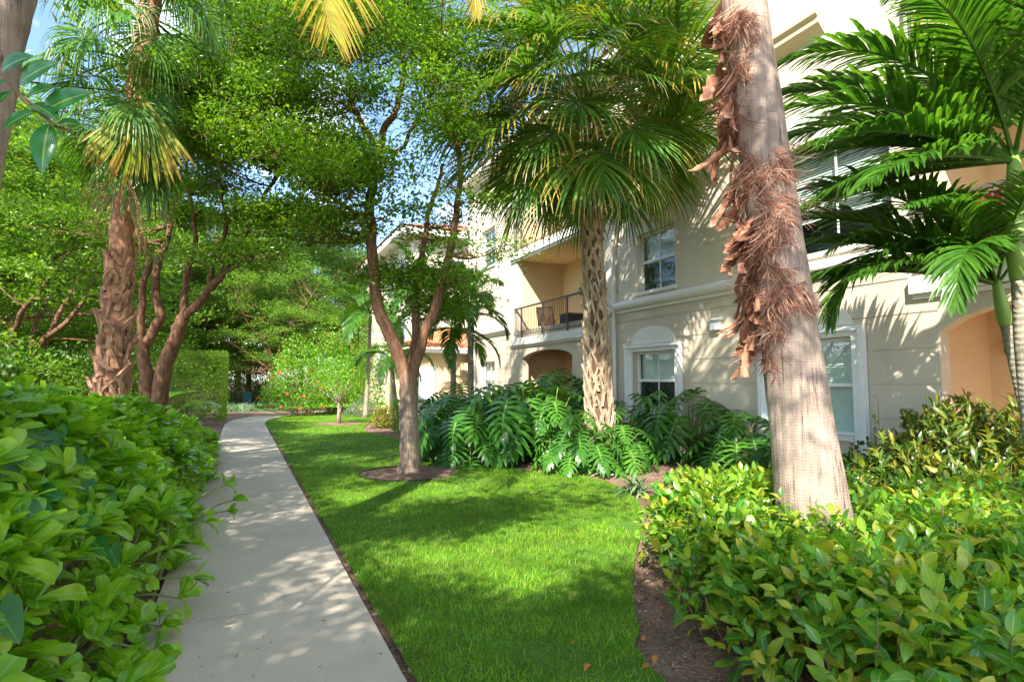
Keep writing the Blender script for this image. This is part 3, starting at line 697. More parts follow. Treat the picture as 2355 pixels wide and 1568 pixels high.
def build_tree(name, label, cat, base, limbs, tiers, bark, leaf, seed, ll=.07, lw=.5, nsub=14, nleaf=34, tier_r=(.55, .9), group=None, flare=True, twigs=True, sub=.13):
    """limbs: (points, r0, r1); tiers: centres of foliage tiers, each joined to the nearest limb by a branch"""
    r = np.random.default_rng(seed)
    t = thing(name, label, cat, base, group)
    base = np.asarray(base, float)
    tb = MB(); nodes = []; nrad = []
    for pts, r0, r1 in limbs:
        p = smooth_path(pts, 4); p = p + np.concatenate([[np.zeros(3)], r.normal(0, .012, (len(p)-1, 3))])
        rad = np.linspace(r0, r1, len(p))
        if flare and abs(p[0][2]-base[2]) < .2: rad = rad*(1+.55*np.exp(-(p[:, 2]-base[2])/.12))
        tb.tube(p, rad, 10, True, .03); nodes.append(p); nrad.append(rad)
    nodes = np.concatenate(nodes); nrad = np.concatenate(nrad)
    cb = MB()
    for c in tiers:
        c = np.asarray(c, float)
        tr_ = r.uniform(*tier_r)
        subs = spray(cb, r, c, tr_, tr_*.28, nsub, nleaf, ll*r.uniform(.8, 1.2), lw, sub)
        dist = np.linalg.norm(nodes-c, axis=1) + np.where(nodes[:, 2] > c[2], 1.2, 0) + np.where(nodes[:, 2] < base[2]+1.2, 3, 0)
        k = int(np.argmin(dist)); s = nodes[k]
        mid = (s+c)/2 + np.array([0, 0, -.12*np.linalg.norm(c-s)*.5]) + r.normal(0, .06, 3)
        rr = min(nrad[k]*.6, .035)
        tb.tube(smooth_path([s, mid, c-[0, 0, .05]], 3), np.linspace(rr, .008, 7), 5, False)
        if twigs:
            for sp in subs[::2]: tb.tube([c-[0, 0, .05], (c+sp)/2+r.normal(0, .03, 3), sp], [.008, .005, .003], 3, False)
    link('trunk', tb.mesh('trunk', True, base), bark, t)
    link('crown', cb.mesh('crown', False, base), leaf, t)
    return t
def PP(lst): return [P(u, v, d) for u, v, d in lst]
def tiers_px(r, ells):
    """tier centres filling measured ellipses: (u, v, ru, rv, d, depth spread, count)"""
    out = []
    for u, v, ru, rv, d, dd, n in ells:
        for _ in range(int(n*1.3)):
            a = r.uniform(0, 2*np.pi); q = math.sqrt(r.uniform(0, 1))
            out.append(P(u+ru*q*math.cos(a), v+rv*q*math.sin(a), d+r.uniform(-dd, dd)))
    return out
rt = np.random.default_rng(5)
# the middle tree on the lawn
b0 = G(941, 1091)
T1_limbs = [
    (PP([(941, 1091, 9.47), (941, 1000, 9.47), (939, 920, 9.47), (936, 855, 9.47)]), .17, .15),
    (PP([(938, 880, 9.47), (908, 795, 9.42), (878, 732, 9.4), (862, 660, 9.4), (855, 560, 9.45), (852, 470, 9.5), (862, 400, 9.55), (878, 344, 9.6)]), .12, .065),
    (PP([(939, 885, 9.47), (975, 770, 9.5), (1002, 700, 9.5), (1022, 620, 9.45), (1040, 550, 9.4), (1052, 470, 9.4), (1058, 380, 9.3), (1040, 290, 9.2)]), .10, .036),
    (PP([(942, 870, 9.5), (955, 780, 9.7), (957, 700, 9.9), (966, 620, 10.0), (975, 560, 10.0), (985, 490, 10.1), (1005, 430, 10.1), (1020, 380, 10.1)]), .075, .03),
    (PP([(878, 344, 9.6), (848, 310, 9.6), (829, 283, 9.5), (809, 233, 9.4), (802, 180, 9.3), (770, 120, 9.2)]), .06, .025),
    (PP([(878, 344, 9.6), (880, 300, 9.6), (909, 258, 9.7), (922, 200, 9.8), (929, 160, 9.8), (919, 83, 9.8), (905, 40, 9.8), (875, -20, 9.8)]), .065, .03),
    (PP([(880, 340, 9.6), (918, 347, 9.5), (949, 293, 9.4), (965, 267, 9.4), (989, 225, 9.4), (1010, 160, 9.3)]), .04, .02),
    (PP([(855, 560, 9.45), (820, 500, 9.2), (760, 450, 8.9), (690, 420, 8.7)]), .04, .02),
]
t1_t = tiers_px(rt, [(700, 60, 160, 60, 9.5, 1.3, 20), (880, 60, 130, 60, 10.2, 1.0, 16), (1020, 80, 60, 60, 9.5, .8, 7), (1030, 170, 45, 40, 9.2, .6, 6),
                     (1000, 235, 50, 25, 9.3, .6, 3), (765, 335, 70, 45, 9.3, .9, 7), (850, 390, 80, 25, 9.0, .6, 4), (760, 420, 70, 40, 8.9, .8, 7), (700, 500, 110, 45, 9.4, 1.0, 12),
                     (905, 480, 40, 20, 9.3, .4, 1), (930, 640, 120, 16, 9.9, .7, 9), (1000, 690, 70, 35, 10.3, .5, 6), (1090, 580, 40, 12, 9.2, .3, 2), (770, 230, 60, 35, 9.4, .8, 5),
                     (800, 540, 50, 25, 9.8, .7, 3), (1040, 300, 25, 50, 9.2, .5, 4), (1030, 450, 25, 30, 9.4, .3, 2), (960, -60, 260, 50, 9.8, 1.8, 18), (850, 130, 60, 20, 10.3, .6, 2), (1010, 540, 60, 25, 10.6, .4, 3)])
def two_tone(name, low, high, z0, z1):
    m = high.copy(); m.name = name; n, l = m.node_tree.nodes, m.node_tree.links
    pb = next(x for x in n if x.type == 'BSDF_PRINCIPLED'); src = pb.inputs['Base Color'].links[0].from_socket
    tc = n.new('ShaderNodeTexCoord'); sp_ = n.new('ShaderNodeSeparateXYZ'); l.new(tc.outputs['Object'], sp_.inputs[0])
    nz = n.new('ShaderNodeTexNoise'); nz.inputs['Scale'].default_value = 3; ad = n.new('ShaderNodeMath'); ad.operation = 'MULTIPLY_ADD'; ad.inputs[1].default_value = .5
    l.new(tc.outputs['Object'], nz.inputs['Vector']); l.new(nz.outputs['Fac'], ad.inputs[0]); l.new(sp_.outputs['Z'], ad.inputs[2])
    mr = n.new('ShaderNodeMapRange'); mr.inputs['From Min'].default_value = z0+.25; mr.inputs['From Max'].default_value = z1+.25; l.new(ad.outputs[0], mr.inputs['Value'])
    mp = n.new('ShaderNodeMapping'); mp.inputs['Scale'].default_value = (1, 1, .1); n3 = n.new('ShaderNodeTexNoise'); n3.inputs['Scale'].default_value = 34; n3.inputs['Detail'].default_value = 6
    l.new(tc.outputs['Object'], mp.inputs[0]); l.new(mp.outputs[0], n3.inputs['Vector']); rp = ramp(n, low); l.new(n3.outputs['Fac'], rp.inputs['Fac'])
    mx = n.new('ShaderNodeMixRGB'); l.new(mr.outputs[0], mx.inputs['Fac']); l.new(rp.outputs['Color'], mx.inputs[1]); l.new(src, mx.inputs[2]); l.new(mx.outputs[0], pb.inputs['Base Color'])
    return m
M['bark_two'] = two_tone('pale_footed_bark', [(.3, (.13, .085, .06)), (.5, (.28, .205, .15)), (.7, (.37, .285, .22))], M['bark'], .9, 1.9)
build_tree('shade_tree', 'slender tree on the lawn forking in three above a pale trunk in a mulch ring', 'tree', b0, T1_limbs, t1_t, M['bark_two'], M['canopy'], 21, nsub=15, nleaf=38, tier_r=(.45, .85))
# the tree with several stems behind the left hedge
b0 = L2(-6.25, 10.0)
d = 10.0
T2_limbs = [
    ([b0, P(336, 890, d), P(331, 800, d), P(337, 787, d), P(364, 737, d), P(362, 680, d), P(360, 614, d), P(378, 567, 10.2), (P(400, 480, 10.4))], .12, .042),
    ([P(333, 850, d), P(322, 740, 9.9), P(329, 660, 9.8), P(344, 593, 9.7), P(318, 545, 9.6), P(280, 480, 9.4)], .075, .026),
    ([b0+[.12, 0, 0], P(368, 890, d), P(392, 810, d), P(412, 755, d), P(422, 728, d)], .145, .10),
    ([P(420, 735, d), P(424, 690, 10.1), P(428, 630, 10.2), P(449, 557, 10.3), P(440, 470, 10.3), P(430, 380, 10.2)], .07, .026),
    ([P(420, 735, d), P(467, 687, 9.9), P(482, 664, 9.8), P(505, 640, 9.7), P(534, 598, 9.6), P(562, 545, 9.5), P(600, 465, 9.4), P(640, 400, 9.3)], .082, .026),
    ([P(482, 664, 9.8), P(484, 620, 9.9), P(494, 590, 9.9), P(514, 549, 9.9), P(517, 500, 9.9), P(508, 440, 9.8), P(500, 340, 9.7)], .052, .025),
]
t2_t = tiers_px(rt, [(470, 190, 110, 30, 9.0, .8, 12), (600, 230, 110, 45, 9.2, .8, 12), (560, 330, 130, 50, 9.2, 1.0, 14), (460, 280, 60, 50, 9.6, .8, 7), (650, 350, 80, 60, 9.3, .7, 9),
                     (480, 420, 90, 35, 10.4, .6, 7), (510, 590, 90, 14, 9.2, .7, 6), (400, 500, 60, 30, 10.6, .6, 5), (620, 520, 90, 30, 10.6, .8, 7),
                     (250, 560, 90, 50, 10.8, .8, 7), (130, 500, 110, 40, 10.6, .8, 7), (520, 110, 120, 50, 10.5, .9, 10), (650, 160, 80, 50, 10.3, .8, 7), (560, 30, 150, 40, 10.5, 1.2, 9)])
build_tree('shade_tree', 'many stemmed tree with leaning brown trunks between the booted palm and the clipped hedge', 'tree', b0, T2_limbs, t2_t, M['bark'], M['canopy'], 22, nsub=15, nleaf=38, tier_r=(.45, .85))

# generic trees: three kinds, then copies
def generic(name, label, seed, H, R, trunk_h, ntier, leaf, bark, ll, nsub, nleaf, low=.25, group=None, tr=(.6, 1.0), sub=.16):
    r = np.random.default_rng(seed)
    limbs = [([(0, 0, 0), (.05, .03, trunk_h*.5), (0, 0, trunk_h)], .16, .12)]
    tiers = []
    for k in range(6):
        a = k*2.4+r.uniform(-.4, .4); el = r.uniform(.5, 1.2)
        L = (H-trunk_h)*.75; p = np.array([0, 0, trunk_h]); pts = [p-[0, 0, .2]]
        for j in range(4):
            p = p + np.array([math.cos(a)*math.cos(el), math.sin(a)*math.cos(el), math.sin(el)])*L/4; pts.append(p.copy())
            a += r.uniform(-.4, .4); el = np.clip(el+r.uniform(-.25, .3), .3, 1.45)
        limbs.append((pts, .085, .02))
    while len(tiers) < ntier:
        a = r.uniform(0, 2*np.pi); z = r.uniform(low, 1.0); q = math.sqrt(r.uniform(0, 1))
        env = R*math.sin(math.pi*min(1, (z-low)/(1-low)*.78+.2))**.7
        if q < .35 and r.uniform() < .5: continue
        tiers.append((env*q*math.cos(a), env*q*math.sin(a), z*H))
    return build_tree(name, label, 'tree', (0, 0, 0), limbs, tiers, bark, leaf, seed+1, ll=ll, nsub=nsub, nleaf=nleaf, tier_r=tr, group=group, twigs=False, sub=sub)
BG = 'trees standing beyond the hedges'
gA = generic('shade_tree', 'x', 31, 9.0, 4.2, 2.2, 120, M['canopy_far'], M['bark'], .11, 13, 32, low=.24, group=BG)
gB = generic('shade_tree', 'x', 41, 7.0, 3.6, 1.4, 115, M['canopy_far'], M['bark'], .115, 13, 32, low=.1, group=BG)
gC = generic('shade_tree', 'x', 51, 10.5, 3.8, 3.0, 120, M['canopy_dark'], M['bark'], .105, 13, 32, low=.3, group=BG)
bg = [  # prototype, u, d, scale, turn, label
    (gB, 30, 13.0, 1.0, 0.3, 'dense low branching tree at the far left behind the booted palm'),
    (gB, 60, 18.0, .85, 1.7, 'bushy tree between the booted palm and the left edge, its leaves reaching the ground'),
    (gA, -60, 16.0, 1.1, 2.2, 'tall leafy tree rising above the oval leaved branch at the left edge'),
    (gA, 225, 31.0, 1.4, 0.9, 'distant tree seen just left of the booted palm trunk'),
    (gB, 330, 33.0, 1.2, 4.0, 'light green tree behind the stems of the many stemmed tree'),
    (gA, 420, 36.0, 1.4, 5.0, 'distant tree whose foliage shows above the clipped hedge'),
    (gB, 500, 40.0, 1.5, .5, 'far tree in the gap above the far right corner of the clipped hedge'),
    (gA, 628, 35.0, 1.05, 2.9, 'distant forked tree with a bare brown trunk where the path bends'),
    (gC, 715, 38.0, 1.15, 1.1, 'dark tree behind the red flowering shrub'),
    (gA, 575, 46.0, 1.5, 3.3, 'far tree behind the forked trunk at the bend of the path'),
    (gC, 790, 44.0, 1.2, 4.4, 'dark far tree between the red flowering shrub and the distant building'),
    (gB, 850, 40.0, 1.15, 2.0, 'pale far tree in front of the distant apartment building'),
    (gA, 690, 58.0, 1.8, .2, 'farthest tree above the bend of the path'),
    (gB, 420, 52.0, 2.0, 2.4, 'far pale tree glimpsed over the clipped hedge between the leaning stems'),
    (gC, 110, 27.0, 1.3, 2.8, 'dark tall tree deep behind the booted palm at left'),
    (gC, 320, 34.0, 1.4, .8, 'dark tall tree far behind the many stemmed tree'),
    (gC, 550, 62.0, 2.0, 1.9, 'tall dark tree on the skyline over the bend of the path'),
    (gA, 830, 64.0, 1.8, 5.2, 'skyline tree left of the distant red tiled roof'),
    (gC, 0, 36.0, 1.7, 4.9, 'tall skyline tree at the left edge'),
]
for i, (pr, u, d, s, rz, lab) in enumerate(bg):
    loc = L2((u-CU)/FZ*d, d)
    if pr.get('used'): copy_tree(pr, loc, rz, s, lab, BG)
    else:
        pr['used'] = 1; pr.location = loc; pr.rotation_euler = (0, 0, rz); pr.scale = (s,)*3; pr['label'] = lab
for pr in (gA, gB, gC):
    if 'used' in pr: del pr['used']
# unseen trees beside and behind the viewer, crowns shaped to cast wanted shade
SH = 'unseen shade trees beside and behind the viewer'
TS = np.array(TO_SUN)
rsd = np.random.default_rng(404)
def shade_tiers(blobs):
    """blobs: ground x, y, half sizes, number of tiers, height range; each tier stands up-sun of the ground it shades"""
    out = []
    for gx, gy, rx, ry, n, z0, z1, *gz in blobs:
        for _ in range(n):
            z = rsd.uniform(z0, z1); h = gz[0] if gz else 0; p = np.array([gx+rsd.uniform(-rx, rx), gy+rsd.uniform(-ry, ry), h]) + TS*((z-h)/TS[2]); out.append(p)
    return out
S_T = shade_tiers([(.15, 3.2, .8, 1.7, 10, 5.6, 7.2), (.1, 7.2, .8, 2.2, 12, 5.6, 7.2), (.1, 12, .9, 2.6, 12, 6, 7.6), (.1, 17.5, .9, 2.6, 9, 6.2, 7.8), (1.3, 2.5, .8, .7, 5, 5.5, 7), (1.9, 6.1, 1.0, .4, 7, 5.5, 7), (3.2, 6.4, .8, .4, 4, 5.5, 7),
                   (2.3, 9.8, 1.4, .6, 6, 5.8, 7.2), (2.0, 12.4, 1.2, .8, 6, 6, 7.5), (2.3, 15.5, 1.2, 1.2, 5, 6, 7.5), (-1.6, 3.2, .9, 1.8, 12, 5.2, 6.8), (-1.7, 7.2, .8, 2.0, 9, 5.4, 6.8), (-3.6, 4.5, 1.0, 3, 8, 5.4, 6.8),
                   (2.75, 1.5, .6, .6, 7, 5.5, 7.2), (4.4, 1.2, .9, .5, 7, 5.5, 7.2), (3.1, 3.3, .35, .4, 2, 5.6, 7), (5.8, 3.0, .5, .4, 3, 5.6, 7),
                   (.2, 4.0, .6, .6, 5, 5.6, 7.2), (.1, 10.5, .6, 1.6, 10, 5.8, 7.4), (.2, 15, .7, .7, 4, 6, 7.6), (.3, 8.6, .6, .6, 3, 5.8, 7.2), (3.6, 1.7, .7, .4, 6, 5.6, 7.2), (2.6, 2.1, .4, .4, 3, 5.6, 7), (5, 1.7, .8, .5, 5, 5.6, 7.2),
                   (1.7, 2.6, .9, .5, 5, 5.6, 7.2), (2.5, 6.3, 1.2, .3, 6, 5.6, 7.2), (1.2, 6.3, .5, .5, 3, 5.6, 7.2), (1.6, 9.8, .8, .6, 5, 5.8, 7.2), (1.8, 11, .8, .6, 4, 5.8, 7.2), (-1.5, 3, 1, 1.5, 7, 5.2, 6.8, 1.2), (-2.5, 6.5, 1, 1.5, 5, 5.4, 6.8, 1.2),
                   (1.2, 3.1, .5, .4, 6, 5.6, 7.2), (1.95, 2.7, .45, .4, 6, 5.6, 7.2), (.2, 2.8, .6, .8, 5, 5.6, 7.2), (.2, 5.5, .6, 1, 7, 5.6, 7.2), (.2, 8, .6, 1, 5, 5.8, 7.2), (.1, 11.5, .6, 1.2, 5, 5.8, 7.2), (3.55, 2.6, .3, .3, 3, 7, 8.5, 3.6), (3.6, 2.6, .3, .3, 2, 7, 8.2, 2.6), (3.8, 2.6, .1, .3, 1, 6.5, 7.5, 1.7)])
feet = [np.array([-7.5, -5.0, 0]), np.array([-6.6, .5, 0]), np.array([-6.2, 6.2, 0]), np.array([-2.2, -6.8, 0]), np.array([1.6, -6.2, 0])]
for k, ft in enumerate(feet):
    mine = [p for p in S_T if min(range(len(feet)), key=lambda j: np.hypot(*(p-feet[j])[:2])) == k]
    if not mine: continue
    c = np.mean(mine, axis=0); lm = [([ft, ft+[.05, 0, 2.2], ft+[0, 0, 3.2]], .18, .13)]
    for j in range(5):
        q = mine[(j*7) % len(mine)]; lm.append(([ft+[0, 0, 3.0], (ft+[0, 0, 4.4])*.6+q*.4, q-[0, 0, .25]], .08, .02))
    build_tree('shade_tree', 'unseen shade tree outside the picture, its crown shaped to cast dappled shade', 'tree', ft, lm, mine, M['bark'], M['canopy'], 410+k, ll=.1, nsub=12, nleaf=40, tier_r=(.55, .85), group=SH, twigs=False)

# ------------------------------------------------------------------ palms
def fan_frond(r, elev, L, Rb, nseg=38, bend=.5, spread=2.25, droop=1.0, fold=.35, fuse=.45):
    """a fan leaf: stalk from the origin leaving at elev, blade of pleated segments whose tips hang; x is outward, z is up"""
    petiole, blade = MB(), MB()
    e = elev; p = np.zeros(3); pts = [p.copy()]
    for k in range(5):
        p = p + np.array([math.cos(e), 0, math.sin(e)])*L/5; pts.append(p.copy()); e -= bend/5
    blade.tube(pts, np.linspace(.022, .011, 6), 5, False)
    e -= .15
    f = np.array([math.cos(e), 0, math.sin(e)]); s = np.array([0, 1.0, 0]); u = np.array([-math.sin(e), 0, math.cos(e)])
    a = np.linspace(-spread, spread, nseg); da = a[1]-a[0]
    roll = r.uniform(-.35, .35); s, u = s*math.cos(roll)+u*math.sin(roll), u*math.cos(roll)-s*math.sin(roll)
    nst = 6; st = np.linspace(0, 1, nst+1)
    for ai in a:
        ai = ai + r.normal(0, .03)
        D = f*math.cos(ai)+s*math.sin(ai)+u*(.10+.16*abs(math.sin(ai)))
        D = unit(D); Ls = Rb*(.72+.28*math.cos(ai*.6))*r.uniform(.88, 1.08)
        o = p + f*.16*Rb*max(0, math.cos(ai))
        side = unit(np.cross(u, D)); V = []; q = o.copy(); d_ = D.copy(); w_, t_ = [], []
        for k, t in enumerate(st):
            if k:
                dr = droop*(.06+.9*max(0, t-fuse)**1.3)*r.uniform(.6, 1.3)
                d_ = unit(d_ + np.array([0, 0, -dr])); q = q + d_*Ls/nst
            hw = abs(da)*Ls*t*.56 if t < fuse else abs(da)*Ls*fuse*.56*(1-(t-fuse)/(1-fuse))**.8
            hw = max(hw, .0025)
            nrm = unit(np.cross(d_, side))
            V += [q+side*hw+nrm*hw*fold, q, q-side*hw+nrm*hw*fold]; w_ += [1, 0, 1]; t_ += [t]*3
        Q = []
        for k in range(nst):
            b = k*3; Q += [(b+1, b+4, b+3, b), (b+2, b+5, b+4, b+1)]
        blade.add(V, Q, None, t_, w_)
    return blade
def feather_frond(r, elev, L, bend, nl=42, ll=.5, lw=.035, ang=.95, vee=.35, droop=.5, start=.14):
    """a feather leaf on an arching midrib; x is outward, z is up"""
    b = MB(); e = elev; p = np.zeros(3); pts = [p.copy()]; ds = []; yaw = r.uniform(-.12, .12); n = 14
    for k in range(n):
        yy = yaw*k/n
        d = np.array([math.cos(e)*math.cos(yy), math.cos(e)*math.sin(yy), math.sin(e)]); ds.append(d)
        p = p + d*L/n; pts.append(p.copy()); e -= bend/n*(.5+1.0*k/n)
    ds.append(ds[-1]); pts = np.array(pts); ds = np.array(ds)
    b.tube(pts, np.linspace(.024, .004, n+1), 5, False)
    pos, D, N, sc = [], [], [], []
    tt = np.linspace(start, .995, nl)
    nst = 4
    for t in tt:
        x = t*n; i = min(int(x), n-1); fr = x-i
        o = pts[i]*(1-fr)+pts[i+1]*fr; d = unit(ds[i]*(1-fr)+ds[i+1]*fr)
        side = unit(np.cross(np.array([0, 0, 1.0]), d)); up = np.cross(d, side)
        prof = math.sin(math.pi*(.16+.80*t))**.75
        for sg in (-1, 1):
            a = ang*(1-.62*t**1.6)+r.normal(0, .07)
            v = vee*(1-.4*t)+r.normal(0, .12)
            dd = unit(d*math.cos(a)+side*sg*math.sin(a)*math.cos(v)+up*math.sin(v)*math.sin(a))
            Ls = ll*prof*r.uniform(.85, 1.12); q = o.copy(); V = []; w_ = []; t_ = []
            wn = unit(np.cross(dd, np.cross(up, dd)+1e-6))
            sd = unit(np.cross(up*.8+d*.3, dd))
            for k in range(nst+1):
                s = k/nst
                if k:
                    dd = unit(dd+np.array([0, 0, -droop*(.15+.55*s)*r.uniform(.7, 1.3)])); q = q+dd*Ls/nst
                hw = lw*(.45+.55*math.sin(min(1, s*1.9)*math.pi/2))*(1-s**3)**.8*(.5+.5*prof)
                hw = max(hw, .002); nn_ = unit(np.cross(dd, sd))
                V += [q+sd*hw+nn_*hw*.3, q, q-sd*hw+nn_*hw*.3]; w_ += [1, 0, 1]; t_ += [s]*3
            Q = []
            for k in range(nst):
                c = k*3; Q += [(c+1, c+4, c+3, c), (c+2, c+5, c+4, c+1)]
            b.add(V, Q, None, t_, w_)
    return b
def put_fronds(root, base, head, meshes, specs, mat, name='frond'):
    """specs: (mesh index, azimuth, scale); each frond is a part of its own"""
    for mi, az, sc, *rest in specs:
        o = link(name, meshes[mi], mat, root, np.asarray(head)-np.asarray(base)+(rest[0] if rest else np.zeros(3)), (0, 0, az)); o.scale = (sc,)*3
def boots(mb, r, axis, rad, z0, z1, dz, per, w, h, out, split=True, jitter=.1, slant=0.0):
    """old leaf bases round a trunk in a criss-cross lattice; axis(z) gives the centre, rad(z) the radius"""
    row = 0; z = z0
    while z < z1:
        for k in range(per):
            th = 2*np.pi*(k+.5*(row % 2))/per + r.normal(0, jitter*.4)
            zz = z + r.normal(0, dz*jitter); hh = h*r.uniform(.85, 1.2); oo = out*r.uniform(.7, 1.5); sl = r.normal(0, slant)
            arms = [(-1, 0), (1, 0)] if split else [(0, 0)]
            for sg, _ in arms:
                V = []; n_ = 5
                for j in range(n_+1):
                    t = j/n_
                    a = th + sg*(w*.9/rad(zz))*(1-t)**1.0 + sl*t
                    R = rad(zz)+.012+oo*t**1.4 + (0.012 if sg > 0 else 0)
                    ww = w*(.34 if split else .6)*(1-.45*t)
                    c = axis(zz+hh*t)
                    er = np.array([math.cos(a), math.sin(a), 0]); et = np.array([-math.sin(a), math.cos(a), 0])
                    p = c + er*R + et*r.normal(0, .004)
                    th_ = .02*(1-.3*t)
                    V += [p+et*ww-er*.03, p+et*ww*.8+er*th_, p-et*ww*.8+er*th_, p-et*ww-er*.03]
                Q = []
                for j in range(n_):
                    for i in range(3): Q.append((j*4+i, j*4+i+1, j*4+4+i+1, j*4+4+i))
                e = n_*4; Q.append((e, e+1, e+2, e+3)); Q = [q[::-1] for q in Q]
                mb.add(V, Q)
        z += dz; row += 1

# --- the cabbage palm in the middle
rs = np.random.default_rng(77)
sb_base = G(1383, 1068); sb_head = P(1350, 285, 10.7)
sabal = thing('cabbage_palm', 'cabbage palm with a criss-cross booted trunk and full fan crown standing among lobed leaves', 'palm', sb_base)
def lerp_axis(a, b, sag=0):
    a = np.array(a, float); b = np.array(b, float)
    def f(z):
        t = (z-a[2])/(b[2]-a[2]); return a+(b-a)*t + np.array([0, 0, 0.])
    return f
ax = lerp_axis(sb_base, sb_head)
srad = lambda z: .178 + .03*math.sin(z*1.3) + .10*math.exp(-z/.35)
zz = np.linspace(0, sb_head[2]+.1, 24)
tb = MB(); tb.tube([ax(z) for z in zz], [srad(z) for z in zz], 16, True, .02)
trk = link('trunk', tb.mesh('trunk', True, sb_base), M['dark_core'], sabal)
tb = MB(); boots(tb, rs, ax, srad, .45, sb_head[2]-.1, .2, 6, .10, .42, .045, jitter=.22)
link('leaf_bases', tb.mesh('leaf_bases', False, sb_base), M['boot'], sabal)
# rough root skirt
tb = MB(); tb.tube([ax(z) for z in np.linspace(0, .55, 8)], [srad(z)+.015 for z in np.linspace(0, .55, 8)], 18, False, .08)
link('root_skirt', tb.mesh('root_skirt', True, sb_base), surf_mat('red_brown_root', [(.3, (.1, .05, .03)), (.7, (.28, .15, .085))], scale=(1, 1, .3), nscale=40, bump=1, bdist=.03), sabal)
els = [1.4, 1.15, .92, .74, .56, .38, .2, .04, -.14, -.34]
smesh = [fan_frond(rs, e, 1.75, 1.5, 46, .5+.3*rs.uniform(), 2.2, .95, .45, .42).mesh('fan', False) for e in els]
specs = []
ga = 2.39996
for k in range(84):
    t = k/83; i = min(9, int(t**.95*10)); specs.append((i, k*ga+rs.normal(0, .15), rs.uniform(.8, 1.1)*(1.0 if i < 8 else .85), np.array([0, 0, .45-.65*t])))
put_fronds(sabal, sb_base, sb_head, smesh, specs, M['sabal'])
# dry flower stalks in the crown
tb = MB()
for k in range(26):
    a = rs.uniform(0, 6.28); p0 = sb_head+np.array([0, 0, .1]); p1 = p0+np.array([math.cos(a)*.5, math.sin(a)*.5, rs.uniform(.2, .7)]); p2 = p0+np.array([math.cos(a)*1.2, math.sin(a)*1.2, rs.uniform(-.5, .5)])
    tb.tube(smooth_path([p0, p1, p2], 4), np.linspace(.012, .002, 9), 4, False)
    for j in range(14):
        q = p1+(p2-p1)*rs.uniform(.2, 1); tb.tube([q, q+rs.normal(0, .1, 3)-[0, 0, .06]], [.003, .0015], 3, False)
link('flower_stalks', tb.mesh('flower_stalks', False, sb_base), M['dead'], sabal)

# --- the big washingtonia trunk in the right hand hedge
wb = np.array([3.74, 2.76, 0.0]); wt = P(1703, -40, 4.25)
wtop = wb + (wt-wb)*(8.6/wt[2])
wash = thing('fan_palm', 'thick leaning palm trunk with peeling reddish fibre standing in the right hedge', 'palm', wb)
wax = lerp_axis(wb, wtop)
def wrad(z): return .212 + .10*math.exp(-z/.7) - .011*z if z < 4.5 else .1625-.003*(z-4.5)
zz = np.concatenate([np.linspace(0, 5, 60), np.linspace(5.2, 8.6, 14)])
tb = MB(); tb.tube([wax(z) for z in zz], [wrad(z)*(1+.012*math.sin(z*9)) for z in zz], 40, True, .006)
link('trunk', tb.mesh('trunk', True, wb), M['palm_smooth'], wash)
# peeling fibre: ragged wrappers that start at a torn line and hang or curl away from the trunk
def fibre_patch(mb, r, z0, z1, th0, th1, n, length, curl, wmin=.0012, wmax=.0045, per=16):
    """tufts of torn fibre: the strands of a tuft leave together, sweep sideways and hang"""
    for _ in range(max(1, n//6)):
        zc = r.uniform(z0, z1); tc = r.uniform(th0, th1)
        sweep = r.normal(.15, .8); outw = r.uniform(.05, .6); tw0 = r.normal(0, curl*.5, 3); Lc = length*r.uniform(.5, 1.5)
        for _k in range(per):
            z = zc + r.normal(0, .025); th = tc + r.normal(0, .14)
            c = wax(z); er = np.array([math.cos(th), math.sin(th), 0]); et = np.array([-math.sin(th), math.cos(th), 0])
            p = c + er*(wrad(z)+r.uniform(0, .02)); d = unit(er*(outw+r.normal(0, .12))+et*(sweep+r.normal(0, .25))+np.array([0, 0, -.55+r.normal(0, .2)]))
            L = Lc*r.uniform(.5, 1.2); w = r.uniform(wmin, wmax)*(3 if r.uniform() < .05 else 1); ns = 6; V = []; t_ = []
            tw = tw0 + r.normal(0, curl*.25, 3)
            for k in range(ns+1):
                t = k/ns
                if k: d = unit(d+tw*.35+np.array([0, 0, -.16])); p = p+d*L/ns
                c2 = wax(p[2]); rel = (p-c2)*[1, 1, 0]; dist = np.linalg.norm(rel); lim = wrad(max(0, p[2]))+.006+.012*t
                if dist < lim: p = c2+rel/max(dist, 1e-6)*lim
                s_ = unit(np.cross(d, er)); ww = w*(1-.75*t)
                V += [p+s_*ww, p-s_*ww]; t_ += [t, t]
            mb.add(V, [(2*k, 2*k+1, 2*k+3, 2*k+2) for k in range(ns)], None, t_)
